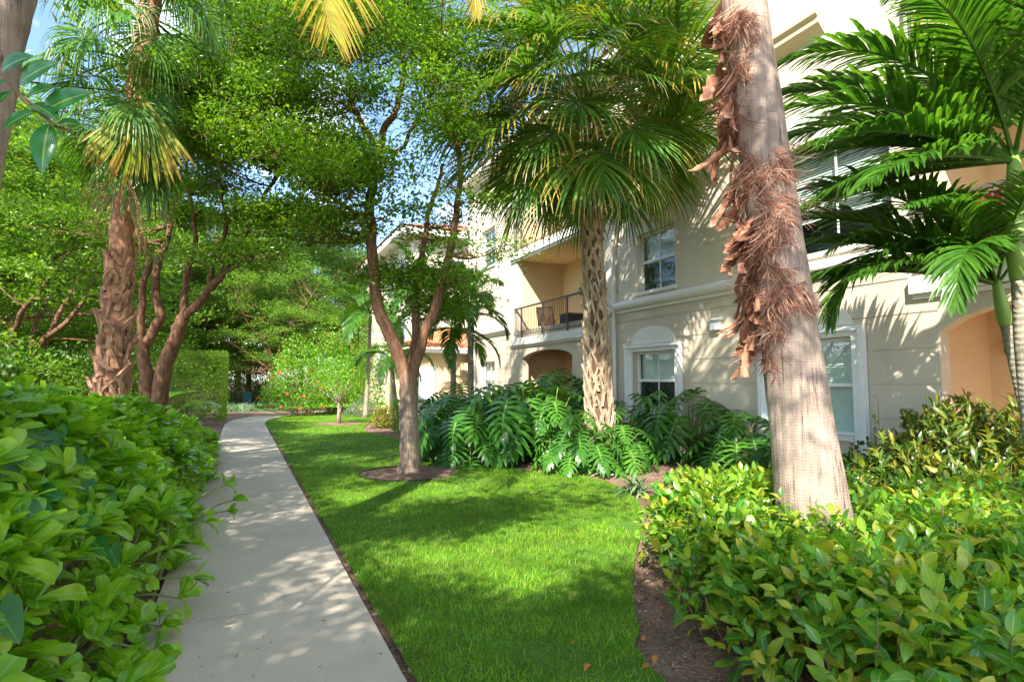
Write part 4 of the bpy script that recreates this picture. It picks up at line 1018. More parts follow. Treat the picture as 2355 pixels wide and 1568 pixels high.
def bark_flake(mb, r, z, th, L, W, curl):
    """a torn sheet of old leaf base: several ragged strips of unequal length that part and curl"""
    for q_ in range(r.integers(2, 5)):
        t0 = th + r.normal(0, .22); zz0 = z + r.normal(0, .05); c = wax(zz0); er = np.array([math.cos(t0), math.sin(t0), 0]); et = np.array([-math.sin(t0), math.cos(t0), 0]); nu, nv = 3, 9
        Lq = L*r.uniform(.3, .95); Wq = W*r.uniform(.25, .8); cu = curl*r.uniform(.1, 1.1)
        p = c+er*(wrad(zz0)+r.uniform(.005, .03)); d = unit(-np.array([0, 0, 1.0])+er*r.uniform(.05, .3)+et*r.normal(0, .35)); V = []; tw = r.normal(0, .1)
        for j in range(nv+1):
            t = j/nv
            if j: d = unit(d+er*cu*.11*(1 if t < .55 else -1.1)+et*tw+r.normal(0, .1, 3)); p = p+d*Lq/nv
            rag = 1+r.normal(0, .25)
            for i in range(nu+1):
                s = i/nu-.5; w = Wq*(1-.75*t**1.5)*rag
                V.append(p+et*s*w+er*(.35*Wq*(2*s)**2*math.copysign(1, curl))*(.4+t)+r.normal(0, .004, 3))
        mb.add(V, [(j*(nu+1)+i, j*(nu+1)+i+1, (j+1)*(nu+1)+i+1, (j+1)*(nu+1)+i) for j in range(nv) for i in range(nu)])
toc = math.atan2(-wb[1], -wb[0])               # the side that faces the viewer
lft_ = toc - 1.35                                # the side seen on the left
fb = MB(); rw = np.random.default_rng(9)
def zpx(v): return float(P(1790, v, 4.15)[2])
for v0, v1, ta, tb_, n_, L_ in ((20, 60, -1.9, .3, 240, .2), (70, 250, -2.1, -.5, 420, .22), (60, 200, -.6, .3, 110, .14), (250, 330, -2.0, -.9, 200, .24), (360, 430, -1.6, .95, 420, .2), (430, 520, -1.7, .5, 360, .22), (510, 570, -1.9, .3, 420, .22), (560, 640, -2.0, -.5, 320, .24), (600, 660, -1.0, .5, 110, .16),
                                (660, 705, -1.6, 1.2, 560, .17), (690, 760, -1.9, -.1, 380, .22), (760, 810, -1.5, -.5, 160, .2), (800, 836, -1.3, -.7, 60, .14)):
    za, zb = zpx(v1), zpx(v0)
    fibre_patch(fb, rw, za, zb, toc+ta, toc+tb_, int(n_*.45), L_, .9)
link('peeling_fibre', fb.mesh('peeling_fibre', False, wb), M['fibre'], wash)
fb = MB()
for v, a, L_, W_, cu in ((150, -1.7, .5, .2, .8), (90, -1.6, .35, .16, .6), (260, -1.6, .45, .22, 1.0), (300, -1.35, .55, .16, .5), (380, -1.5, .5, .14, .9), (500, -1.6, .55, .22, 1.3), (560, -1.75, .45, .16, 1.5), (600, -1.5, .5, .2, -.8), (640, -1.6, .55, .12, .4), (660, -1.3, .4, .16, .9), (720, -1.6, .5, .2, 1.2), (730, -1.25, .45, .14, .7), (770, -1.45, .35, .12, .5),
                         (430, -1.2, .3, .2, .5), (520, -1.0, .35, .22, .6), (30, -1.2, .3, .2, .6), (200, -1.2, .4, .2, .5)):
    bark_flake(fb, rw, zpx(v), toc+a, L_*1.2, W_*1.35, cu)
link('bark_flakes', fb.mesh('bark_flakes', True, wb), M['boot_red'], wash)
wm = [fan_frond(rw, e, 1.3, 1.2, 40, .5, 2.1, .9, .4).mesh('fan', False) for e in (1.2, .8, .4, 0, -.5, -.9)]
put_fronds(wash, wb, wtop, wm, [(min(5, int(k/36*6)), k*ga, rw.uniform(.9, 1.1)) for k in range(36)], M['wash'])

# --- the booted palm at the left
rl = np.random.default_rng(33)
lb_base = L2((262-CU)/FZ*8.0, 8.0); l1 = P(285, 480, 8.0); l2 = P(325, 150, 8.1); l3 = P(352, -40, 8.2)
lpath = smooth_path([lb_base, P(262, 800, 8.0), P(276, 600, 8.0), l1, P(305, 330, 8.05), l2, l3, l3+(l3-l2)*.6], 8)
def lax(z):
    i = int(np.clip(np.searchsorted(lpath[:, 2], z)-1, 0, len(lpath)-2)); t = (z-lpath[i, 2])/(lpath[i+1, 2]-lpath[i, 2]+1e-9)
    return lpath[i]+(lpath[i+1]-lpath[i])*t
lrad = lambda z: .147 + .04*math.exp(-((z-.8)/1.0)**2) if z < 6 else .15
left_palm = thing('fan_palm', 'palm with ragged brown leaf bases on its trunk and drooping fans, left of the path', 'palm', lb_base)
zz = np.linspace(0, lpath[-1, 2], 50); tb = MB(); tb.tube([lax(z) for z in zz], [lrad(z) for z in zz], 18, True, .05)
link('trunk', tb.mesh('trunk', True, lb_base), M['boot_red'], left_palm)
tb = MB(); boots(tb, rl, lax, lrad, .3, 3.25, .12, 6, .085, .22, .035, False, .7, .55); boots(tb, rl, lax, lrad, .35, 2.3, .2, 5, .09, .32, .08, False, 1.0, .8)
link('leaf_bases', tb.mesh('leaf_bases', False, lb_base), surf_mat('warm_boot_fibre', [(.28, (.17, .07, .042)), (.5, (.4, .205, .125)), (.75, (.54, .36, .25))], scale=(1, 1, .25), nscale=30, bump=.7, bdist=.02, fine=(5, .4)), left_palm)
lm_e = [1.1, .8, .5, .2, -.1, -.45, -.8, -1.15, -1.35]
lmesh = [fan_frond(rl, e, .85, .95, 36, .7, 1.9, 1.7, .4, .3).mesh('fan', False) for e in lm_e]
crown_z = [(P(312, 235, 8.05), 15, 4), (P(322, 150, 8.05), 11, 3), (P(338, 40, 8.1), 13, 1), (l3+[0, 0, .3], 16, 0)]
k = 0
for hd, n_, i0 in crown_z:
    sp = []
    for j in range(n_):
        i = min(8, i0+int(rl.uniform(0, 4.5))); sp.append((i, k*ga+rl.normal(0, .2), rl.uniform(.75, 1.05))); k += 1
    put_fronds(left_palm, lb_base, hd, lmesh, sp, M['wash'])
gm = fan_frond(rl, .15, .42, 1.15, 40, 1.75, .75, .2, .3, .85).mesh('fan', False)
go = link('frond', gm, M['gold'], left_palm, P(345, 195, 7.7)-lb_base, (0, 0, -YAW-1.15)); go['label'] = 'golden yellow dying frond'
go = link('frond', lmesh[7].copy(), None, left_palm, P(300, 300, 7.95)-lb_base, (0, 0, -2.4)); go.data.materials.clear(); go.data.materials.append(M['dead']); go['label'] = 'dry brown frond'

# --- the coconut palm whose trunk leans in at the top left corner
rc = np.random.default_rng(12)
cb0 = P(-420, 1330, 2.2)*[1, 1, 0]; c1 = P(-95, 250, 2.9); c2 = P(-22, 0, 3.05); c3 = P(140, -420, 3.5); c4 = P(420, -700, 5.0)
coco = thing('coconut_palm', 'leaning palm with a thick trunk across the top left corner and a hanging yellow frond', 'palm', cb0)
tb = MB(); cp_ = smooth_path([cb0, c1, c2, c3, c4], 10); tb.tube(cp_, np.linspace(.24, .14, len(cp_)), 22, True, .01)
link('trunk', tb.mesh('trunk', True, cb0), M['palm_smooth'], coco)
for (az, el, L_, be, mat_) in ((None, 0, 0, 0, 'coco'),):
    pass
cmesh = [feather_frond(rc, e, 3.3, b, 54, .72, .022, 1.05, .15, .9).mesh('feather', False) for e, b in ((1.0, 1.6), (.6, 2.0), (.2, 1.9), (-.2, 1.4), (-.7, .9))]
put_fronds(coco, cb0, c4, cmesh, [(k % 4, 2.0+k*ga, rc.uniform(.85, 1.0)) for k in range(14)], M['adonidia'])
def aim(p, q):
    v = np.asarray(q)-np.asarray(p); return math.atan2(v[1], v[0])
def hang(root, tip, bend, nl, ll, lw, ang, lab):
    v = tip-root; L = np.linalg.norm(v); e = math.atan2(v[2], math.hypot(v[0], v[1]))
    fm = feather_frond(rc, e+bend*.45, L*1.02, bend, nl, ll, lw, ang, .1, .22, .05).mesh('feather', False)
    h = link('frond', fm, M['coco'], coco, root-cb0, (0, 0, aim(root, tip))); h['label'] = lab
rootA, tipA = P(560, -560, 5.6), P(765, 105, 4.2)
hang(rootA, tipA, .3, 120, 1.15, .016, .95, 'hanging yellow orange frond')
rootB, tipB = P(1040, -420, 5.2), P(1085, 30, 4.7)
hang(rootB, tipB, .2, 64, .55, .013, .7, 'short orange frond tip at the top edge')
# stalks that carry the two hanging fronds from the crown
tb = MB(); tb.tube(smooth_path([c4, (c4+rootA)/2+[0, 0, .3], rootA], 5), .02, 6); tb.tube(smooth_path([c4, (c4+rootB)/2+[0, 0, .6], rootB], 5), .02, 6)
link('leaf_stalk', tb.mesh('leaf_stalk', True, cb0), M['stem'], coco)

# --- feather palms
def feather_palm(name, label, base, pts, r0, r1, shaft_len, meshes, specs, mat='adonidia', group=None, trunk_mat='palm_grey'):
    t = thing(name, label, 'palm', base, group)
    p = smooth_path(pts, 6); z = p[:, 2]; hd = p[-1]
    tb = MB(); tb.tube(p, np.linspace(r0, r1, len(p))*(1+.6*np.exp(-(z-base[2])/.15)), 14, True, .01); link('trunk', tb.mesh('trunk', True, base), M[trunk_mat], t)
    top = hd + unit(p[-1]-p[-2])*shaft_len
    tb = MB(); tb.tube([hd-[0, 0, .02], hd+(top-hd)*.2, hd+(top-hd)*.7, top], [r1*1.12, r1*1.4, r1*1.05, r1*.6], 14, True); link('crownshaft', tb.mesh('crownshaft', True, base), M['shaft'], t)
    put_fronds(t, base, top-unit(top-hd)*.08, meshes, specs, M[mat])
    return t, top
ra = np.random.default_rng(61)
FP = 'feather palms by the building'
amesh = [feather_frond(ra, e, 1.9, b, 44, .52, .024, 1.0, .65, .5).mesh('feather', False) for e, b in ((1.35, 1.0), (1.05, 1.6), (.75, 1.9), (.45, 2.0), (.15, 1.9), (-.1, 1.6))]
# the large one at the right edge
p0 = L2(5.05, 5.5); 
pts = [p0, P(2372, 950, 5.5), P(2356, 800, 5.5), P(2346, 640, 5.5)]
azl = math.atan2(-RGT[1], -RGT[0])
bigm = [feather_frond(ra, e, L_, b, 56, .64, .03, .95, .7, .42).mesh('feather', False) for e, L_, b in ((1.0, 2.9, 1.75), (.74, 2.8, 1.3), (.48, 2.7, .95), (.24, 2.6, .72), (-.02, 2.4, .6), (1.3, 2.3, 1.3), (.6, 2.1, 2.3))]
specs = [(0, azl+.05, 1), (1, azl-.1, 1), (2, azl+.12, 1), (3, azl-.04, 1), (4, azl+.1, 1), (0, azl+.6, .95), (1, azl-.65, .95), (5, azl+1.6, 1), (1, azl+3.1, 1), (5, azl+.35, 1.0), (0, azl+1.2, .95), (2, azl+2.2, .9), (2, azl-1.3, .9), (4, azl-.22, .95), (4, azl+.34, .95), (3, azl+.22, .95)]
feather_palm('feather_palm', 'big feather palm at the right edge with long fronds arching left across the wall', p0, pts, .095, .075, 1.25, bigm, specs, group=FP)
# the thinner leaning one beside it
p0 = L2((2405-CU)/FZ*5.9, 5.9)
pts = [p0, P(2372, 1000, 5.9), P(2338, 860, 5.9), P(2312, 745, 5.9)]
specs = [(6, azl+.12, 1.1), (1, azl-.2, .95), (3, azl+.1, .9), (0, azl+.0, .95), (2, azl-.05, .95), (6, azl+.7, .9), (0, azl+.45, .75), (3, azl-.1, .85), (0, azl+1.2, .7), (0, azl+2.6, .75), (1, azl-2.4, .7), (3, azl+.35, .8), (0, azl-.9, .7), (3, azl+3.3, .6), (1, azl+.6, .75)]
feather_palm('feather_palm', 'young feather palm with a thin leaning ringed trunk at the right edge', p0, pts, .055, .05, .5, bigm, specs, group=FP)
# the ones near the white facade and in the mulch bed
for (ub, vb, ut, vt, d_, sc, lab, ex) in ((912, 978, 900, 850, None, .95, 'feather palm rising from the mulch bed just left of the middle tree', 0),
                                         (1040, 900, 1041, 790, 17.0, 1.0, 'feather palm behind the middle tree in front of the terracotta roof', 1),
                                         (1082, 905, 1080, 740, 16.0, .95, 'feather palm before the white facade, left of the porch arch', 2),
                                         (955, 905, 962, 690, 20.5, 1.15, 'tall feather palm whose head shows between the limbs of the middle tree', 3),
                                         (842, 915, 850, 745, 24.0, 1.3, 'distant feather palm behind the red flowering shrubs', 4)):
    if d_ is None: b_ = G(ub, vb); d_ = float(b_@FWD)
    else: b_ = L2((ub-CU)/FZ*d_, d_)
    hd = P(ut, vt, d_)
    n_ = 12
    specs = [(int(ra.integers(0, 6)), k_*ga+ex, sc*ra.uniform(.85, 1.1)) for k_ in range(n_)]
    feather_palm('feather_palm', lab, b_, [b_, (b_+hd)/2+[.03, .02, 0], hd], .095, .075, .55, amesh, specs, group=FP)

# ------------------------------------------------------------------ hedges, shrubs and plants
obov = lambda t: max(0.02, .16 + .95*t**1.5*(1.02-t)**.36*1.25) if t > .02 else .1     # narrow foot, broad rounded tip
ellip = lambda t: max(.01, math.sin(math.pi*min(1, t**.9))**.85)
heart = lambda t: max(.01, (1-t)**.8*min(1.0, .62+2.2*t))
lanc = lambda t: max(.02, math.sin(math.pi*(.08+.92*t))**.8)
def rosettes(mb, r, pos, axis, nleaf, ll, W, tilt=(.25, 1.25), n=7, stem=None):
    """whorls of leaves round each axis direction"""
    tm = [leaf_template(n, obov, 1, W, .22, c, .04) for c in (.25, .6, 1.0)]
    for k in range(nleaf):
        m = len(pos); az = k*2.39996 + r.uniform(0, 6.28, m); ti = tilt[0]+(tilt[1]-tilt[0])*(k+.5)/nleaf + r.normal(0, .12, m)
        z = unit(axis); h = np.where(np.abs(z[:, 2:3]) < .9, np.array([[0, 0, 1.0]]), np.array([[1.0, 0, 0]])); x = unit(np.cross(h, z)); y = np.cross(z, x)
        rad = x*np.cos(az)[:, None]+y*np.sin(az)[:, None]
        D = unit(z*np.cos(ti)[:, None]+rad*np.sin(ti)[:, None]); N = unit(z*np.sin(ti)[:, None]-rad*np.cos(ti)[:, None] + r.normal(0, .15, (m, 3)))
        s = ll*r.uniform(.7, 1.2, m)*(.75+.35*(k/nleaf))
        tmk = tm[k % 3]
        scatter(mb, tmk, pos, D, N, s)
# --- the big leaved hedge along the left of the path
rh = np.random.default_rng(101)
def left_h(x, y):
    """height of the left hedge: rises steeply from the path edge, uneven on top"""
    e = np.clip((-.50+.10*np.sin(y*1.7)+.05*np.sin(y*4.3) - x)/.85, 0, 1)
    far_ = np.clip((15.5-y)/2.5, 0, 1)*(1-.45*np.clip((y-8.2)/2, 0, 1))
    return (.16+(1.24+.09*np.sin(x*2.3+y*1.1)+.07*np.sin(x*4.7-y*2.9)-.16*np.clip((y-3)/6, 0, 1))*np.sqrt(e))*np.sqrt(far_)
lh = thing('hedge', 'bright green big leaved hedge growing along the left side of the path', 'hedge', (-1.6, 4.5, 0)); LH = np.array([-1.6, 4.5, 0])
n = 3500
x = rh.uniform(-5.2, -.40, n); y = .6+15*rh.uniform(0, 1, n)**1.35
x = np.where(rh.uniform(0, 1, n) < .45, rh.uniform(-1.5, -.42, n), x)
keep = (left_h(x, y) > .1) & ((y < 9.2) | (x > -1.9))
x, y = x[keep], y[keep]; hz = left_h(x, y)
e_ = .05
nx = -(left_h(x+e_, y)-left_h(x-e_, y))/(2*e_); ny = -(left_h(x, y+e_)-left_h(x, y-e_))/(2*e_)
nrm = unit(np.stack([np.clip(nx, -2, 2), np.clip(ny, -1.5, 1.5), np.ones(len(x))], -1))
pos = np.stack([x, y, hz], -1) - nrm*rh.uniform(-.06, .16, len(x))[:, None]; pos[:, 2] = np.maximum(pos[:, 2], .07)
axis = unit(nrm*.6 + np.array([0, 0, .75]) + rh.normal(0, .22, (len(x), 3)))
big = rh.uniform(0, 1, len(x)) < .5
mbh = MB(); rosettes(mbh, rh, pos[big], axis[big], 9, .20, .32); rosettes(mbh, rh, pos[~big], axis[~big], 8, .12, .34, (.3, 1.4), 4)
# inner, lower leaves close the hedge
m = 6500; xi = rh.uniform(-5, -.5, m); yi = rh.uniform(.5, 14.5, m); xi = np.where(yi > 9.2, rh.uniform(-1.9, -.5, m), xi); zi = left_h(xi, yi)*rh.uniform(.15, .88, m)
scatter(mbh, leaf_template(3, obov, 1, .33, .2, .6), np.stack([xi, yi, zi], -1), rand_unit(m, rh)*[1, 1, .5], np.array([0, 0, 1.0])+rh.normal(0, .5, (m, 3)), rh.uniform(.1, .2, m))
sb_ = MB()
for i in range(0, len(pos), 3):
    q = pos[i]; root = np.array([min(q[0]-rh.uniform(0, .25), -.55), q[1]+rh.normal(0, .12), 0]); sb_.tube(smooth_path([root, (root+q)/2+rh.normal(0, .04, 3), q], 2), np.linspace(.012, .006, 5), 5, False)
# sprigs that lean over the path
sp = mbh; ss = sb_; cs = []
for (u, v, z) in ((535, 1150, .42), (515, 1115, .48), (438, 1330, .22), (440, 1250, .3), (408, 1375, .16), (365, 1440, .12), (350, 1500, .1), (520, 1175, .34), (470, 1200, .3)):
    q = G(u, v, z); cs.append(q); root = np.array([q[0]-.45, q[1]+.05, .05])
    ss.tube(smooth_path([root, (root+q)/2+[0, 0, .1], q], 3), np.linspace(.012, .006, 7), 5, False)
cs = np.array(cs); rosettes(sp, rh, cs, unit(np.tile([.8, -.2, .5], (len(cs), 1))), 9, .16, .3)
link('foliage', mbh.mesh('foliage', True, LH), M['scaevola'], lh); link('stems', sb_.mesh('stems', True, LH), M['stem'], lh)
# heart leaved vine on the near face of the hedge
vine = thing('vine', 'dark heart leaved vine climbing through the near part of the left hedge', 'vine', (-1.2, 2.8, 0)); VO = np.array([-1.2, 2.8, 0])
vb = MB(); vs = MB(); m = 70
xv = rh.uniform(-1.9, -.62, m); yv = rh.uniform(1.7, 4.6, m); zv = left_h(xv, yv)+rh.uniform(.0, .1, m)
pv = np.stack([xv, yv, zv], -1); tocam = unit(np.array([0, 0, EYE])-pv)
D = unit(np.array([.4, -.3, -.9])+rh.normal(0, .35, (m, 3))); 
hV, hQ, ht, hw = leaf_template(10, heart, 1, .58, .12, .35); hV = hV.copy(); hV[:, 0] -= np.where(hw > .5, .26*(1-ht)**3, 0)
scatter(vb, (hV, hQ, ht, hw), pv, D, tocam+np.array([0, 0, .8])+rh.normal(0, .3, (m, 3)), rh.uniform(.10, .18, m))
link('leaves', vb.mesh('leaves', True, VO), M['heart'], vine)
for i in range(0, m-3, 3):
    o_ = np.argsort(np.linalg.norm(pv-pv[i], axis=1))[:4]; vs.tube(smooth_path(pv[o_]-[0, 0, .03], 4), .004, 4, False)
link('stems', vs.mesh('stems', True, VO), M['stem'], vine)

# --- the glossy hedge on the right
hp = np.array([(1.95, .9), (1.97, 1.6), (2.22, 2.4), (2.74, 3.35), (3.25, 4.2), (3.7, 4.6), (4.5, 4.45), (5.6, 3.75), (6.6, 2.9), (7, 2), (7, .3), (4, .2)])
def edge_dist(x, y):
    dmin = np.full(len(x), 9.0)
    for i in range(len(hp)):
        a = hp[i]; b = hp[(i+1) % len(hp)]; ab = b-a
        t = np.clip(((x-a[0])*ab[0]+(y-a[1])*ab[1])/(ab@ab), 0, 1)
        dmin = np.minimum(dmin, np.hypot(x-a[0]-t*ab[0], y-a[1]-t*ab[1]))
    return np.where(inside(hp, x, y), dmin, 0)
def right_h(x, y):
    e = np.clip(edge_dist(x, y)/.45, 0, 1)
    return (.70+.05*np.sin(x*3.1+y)+.04*np.sin(x*1.2-y*4.7))*(1-(1-e)**2.2)**.5
hedge_r = thing('hedge', 'glossy yellow green hedge with oval leaves around the thick leaning palm trunk', 'hedge', (3.7, 2.7, 0)); RH = np.array([3.7, 2.7, 0])
rr_ = np.random.default_rng(202)
n = 3800; x = rr_.uniform(1.9, 7.0, n); y = rr_.uniform(.2, 4.9, n)
near_ = rr_.uniform(0, 1, n) < .6; x = np.where(near_, rr_.uniform(1.9, 4.6, n), x)
k_ = (edge_dist(x, y) > .015) & (np.hypot(x-3.74, y-2.76) > .36); x, y = x[k_], y[k_]
hz = right_h(x, y)
nx = -(right_h(x+e_, y)-right_h(x-e_, y))/(2*e_); ny = -(right_h(x, y+e_)-right_h(x, y-e_))/(2*e_)
nrm = unit(np.stack([np.clip(nx, -2.5, 2.5), np.clip(ny, -2.5, 2.5), np.ones(len(x))], -1))
tip_ = np.stack([x, y, hz], -1) + nrm*rr_.uniform(-.14, .07, len(x))[:, None]; tip_[:, 2] = np.maximum(tip_[:, 2], .12)
sd_ = unit(nrm*.8+np.array([0, 0, .4])+rr_.normal(0, .35, (len(x), 3)))
rm_ = MB(); rst = MB()
tms = [leaf_template(5, ellip, 1, w_, .28, c_, .05) for w_, c_ in ((.24, .3), (.27, .8), (.22, 1.2), (.25, -.2))]
for k in range(7):
    m = len(x); q = tip_ - sd_*(.035*k)[..., None] if False else tip_ - sd_*(.032*k)
    az = k*2.4+rr_.uniform(0, 6.28, m); h = np.tile([[.3, .2, 1.0]], (m, 1)); ax_ = unit(np.cross(h, sd_)); ay_ = np.cross(sd_, ax_)
    rad = ax_*np.cos(az)[:, None]+ay_*np.sin(az)[:, None]; ti = .5+.16*k+rr_.normal(0, .2, m)
    D = unit(sd_*np.cos(ti)[:, None]+rad*np.sin(ti)[:, None]+np.array([0, 0, -.12])); N = unit(sd_*np.sin(ti)[:, None]-rad*np.cos(ti)[:, None]+np.array([0, 0, .5])+rr_.normal(0, .2, (m, 3)))
    scatter(rm_, tms[k % 4], q, D, N, .118*rr_.uniform(.6, 1.25, m)*(.7+.07*k))
m = 5500; xi = rr_.uniform(2.3, 7.4, m); yi = rr_.uniform(.3, 4.8, m); kk = (edge_dist(xi, yi) > .12) & (np.hypot(xi-3.74, yi-2.76) > .38); xi, yi = xi[kk], yi[kk]; m = len(xi)
zi = right_h(xi, yi)*rr_.uniform(.25, .85, m)
scatter(rm_, leaf_template(3, ellip, 1, .26, .2, .6), np.stack([xi, yi, zi], -1), rand_unit(m, rr_)*[1, 1, .6], np.array([0, 0, 1.0])+rr_.normal(0, .5, (m, 3)), rr_.uniform(.08, .13, m))
link('foliage', rm_.mesh('foliage', True, RH), M['coco_plum'], hedge_r)
for i in range(0, len(x), 4):
    q = tip_[i]; c_ = np.array([3.9, 2.4, 0]); root = np.array([q[0], q[1], 0])+(c_-q)*[.12, .12, 0]+rr_.normal(0, .06, 3)*[1, 1, 0]
    rst.tube(smooth_path([root, (root+q)/2+rr_.normal(0, .03, 3), q], 2), np.linspace(.009, .003, 5), 4, False)
link('stems', rst.mesh('stems', True, RH), M['twig'], hedge_r)
# --- lobed leaf plants in front of the wall
def lobed_leaf(r, L, curve=.7, nl=8):
    """a deeply cut leaf along +x, with its normal +z"""
    V = []; t_ = []; w_ = []; Q = []; T = []
    x = z = 0; ml = []
    for i in range(nl+1):
        t = i/nl; th = curve*(t-.15)
        if i: x += math.cos(th)*L/nl; z -= math.sin(th)*L/nl
        ml.append(np.array([x, 0, z]))
    mi = []
    for p in ml: mi.append(len(V)); V.append(p); t_.append(0); w_.append(0)
    for sg in (1, -1):
        for j in range(nl):
            t = (j+.5)/nl
            a = 1.95*(1-t)**1.2+.30; ln = L*.56*(.55+.45*math.sin(math.pi*min(1, .25+t*.95)))*r.uniform(.88, 1.1)*(1 if j < nl-1 else .8)
            D = np.array([math.cos(a), sg*math.sin(a), 0]); side = np.array([-math.sin(a)*1.0, sg*math.cos(a), 0])*-1
            c0 = (ml[j]+ml[j+1])/2; idx = [(mi[j], mi[j+1])]
            hw = [0, L*.05, L*.062, L*.045, L*.012]
            dz = [0, .04, .0, -.05, -.14]
            for k in range(1, 5):
                s = k/4; q = c0+D*ln*s+np.array([0, 0, L*dz[k]+r.normal(0, .006)])+np.array([.06*L*s*s, 0, 0])
                V += [q-side*hw[k], q+side*hw[k]]; t_ += [s, s]; w_ += [.5+.5*s, .5+.5*s]; idx.append((len(V)-2, len(V)-1))
            for k in range(4):
                a0, b0_ = idx[k]; a1, b1_ = idx[k+1]
                Q.append((a0, b0_, b1_, a1) if sg > 0 else (a0, a1, b1_, b0_))
    tipi = len(V); V.append(ml[-1]+np.array([L*.22, 0, -L*.15])); t_.append(1); w_.append(0)
    return np.array(V), np.array(Q), np.array(t_), np.array(w_)
def lobed_plant(r, nleaf, H, L):
    fo, st = MB(), MB(); tms = [lobed_leaf(r, 1.0, c) for c in (.35, .7, 1.0, 1.3)]
    for k in range(nleaf):
        az = k*2.39996+r.normal(0, .2); rk = (k+.5)/nleaf; e = 1.35-1.15*rk+r.normal(0, .1); ln = H*r.uniform(.7, 1.05)*(1-.2*rk)
        d = np.array([math.cos(az)*math.cos(e), math.sin(az)*math.cos(e), math.sin(e)]); p = np.array([0, 0, .22]); pts = [p.copy()]
        for j in range(5):
            p = p+d*ln/5; pts.append(p.copy()); d = unit(d+np.array([0, 0, -.10-.06*j*rk]))
        st.tube(pts, np.linspace(.013, .008, 6), 5, False)
        out = np.array([math.cos(az), math.sin(az), 0]); D = unit(out*.9+np.array([0, 0, -.45-.35*rk])+r.normal(0, .12, 3)); N = unit(np.array([0, 0, .8])+out*.75+r.normal(0, .15, 3))
        s = L*r.uniform(.75, 1.15)
        scatter(fo, tms[k % 4], p[None], D[None], N[None], [s])
    tr_ = MB(); tr_.tube([(0, 0, 0), (.02, 0, .15), (0, .01, .3)], [.07, .06, .045], 8, True, .1)
    return fo, st, tr_
rp = np.random.default_rng(303)
PH = 'lobed leaf plants along the wall'
protos = []
for k in range(3):
    t = thing('lobed_leaf_plant', 'x', 'plant', (0, 0, 0), PH)
    fo, st, tr_ = lobed_plant(rp, (30, 26, 34)[k], (.95, .8, 1.1)[k], (.56, .52, .6)[k])
    link('foliage', fo.mesh('foliage', True), M['philo'], t); link('stalks', st.mesh('stalks', True), M['stem'], t); link('trunk', tr_.mesh('trunk', True), M['twig'], t)
    protos.append(t)
pspots = [  # u, v of the foot, size, label
    (1050, 1040, 1.05, 'lobed leaf plant at the left end of the row, behind the lawn tree'),
    (1120, 1045, 1.15, 'tall lobed leaf plant below the white facade, second in the row'),
    (1200, 1055, 1.05, 'lobed leaf plant hanging low over the lawn edge left of the cabbage palm'),
    (1265, 1060, 1.0, 'lobed leaf plant pressed against the left side of the cabbage palm foot'),
    (1180, 1012, 1.3, 'lobed leaf plant standing back under the porch arch'),
    (1290, 1010, 1.25, 'lobed leaf plant behind the cabbage palm trunk'),
    (1440, 1050, .9, 'low lobed leaf plant right of the cabbage palm, left of the window'),
    (1455, 1000, 1.15, 'lobed leaf plant in front of the nearer ground floor window'),
    (1540, 1015, 1.1, 'lobed leaf plant under the right jamb of the ground floor window'),
    (1640, 1020, 1.15, 'lobed leaf plant under the white vent hood'),
    (1730, 1035, 1.2, 'lobed leaf plant at the right end of the row beside the leaning trunk'),
    (1590, 1055, .95, 'low lobed leaf plant behind the back corner of the glossy hedge'),
    (1325, 1082, .72, 'small lobed leaf plant hiding the left side of the cabbage palm foot'),
    (1425, 1078, .7, 'small lobed leaf plant just right of the cabbage palm foot'),
    (1085, 1062, .8, 'low lobed leaf plant nearest to the lawn tree'),
    (1775, 1010, 1.2, 'lobed leaf plant half hidden behind the thick leaning trunk'),
    (1700, 1075, .9, 'low lobed leaf plant just left of the thick leaning trunk, above the glossy hedge'),
    (1690, 985, 1.2, 'lobed leaf plant against the grooved wall behind the leaning trunk'),
]
for i, (u, v, s, lab) in enumerate(pspots):
    loc = G(u, v); s *= 1.22
    if i < 3: t = protos[i]; t.location = tuple(loc); t.scale = (s,)*3; t.rotation_euler = (0, 0, i*1.3); t['label'] = lab
    else: copy_tree(protos[i % 3], loc, i*1.9, s, lab, PH)

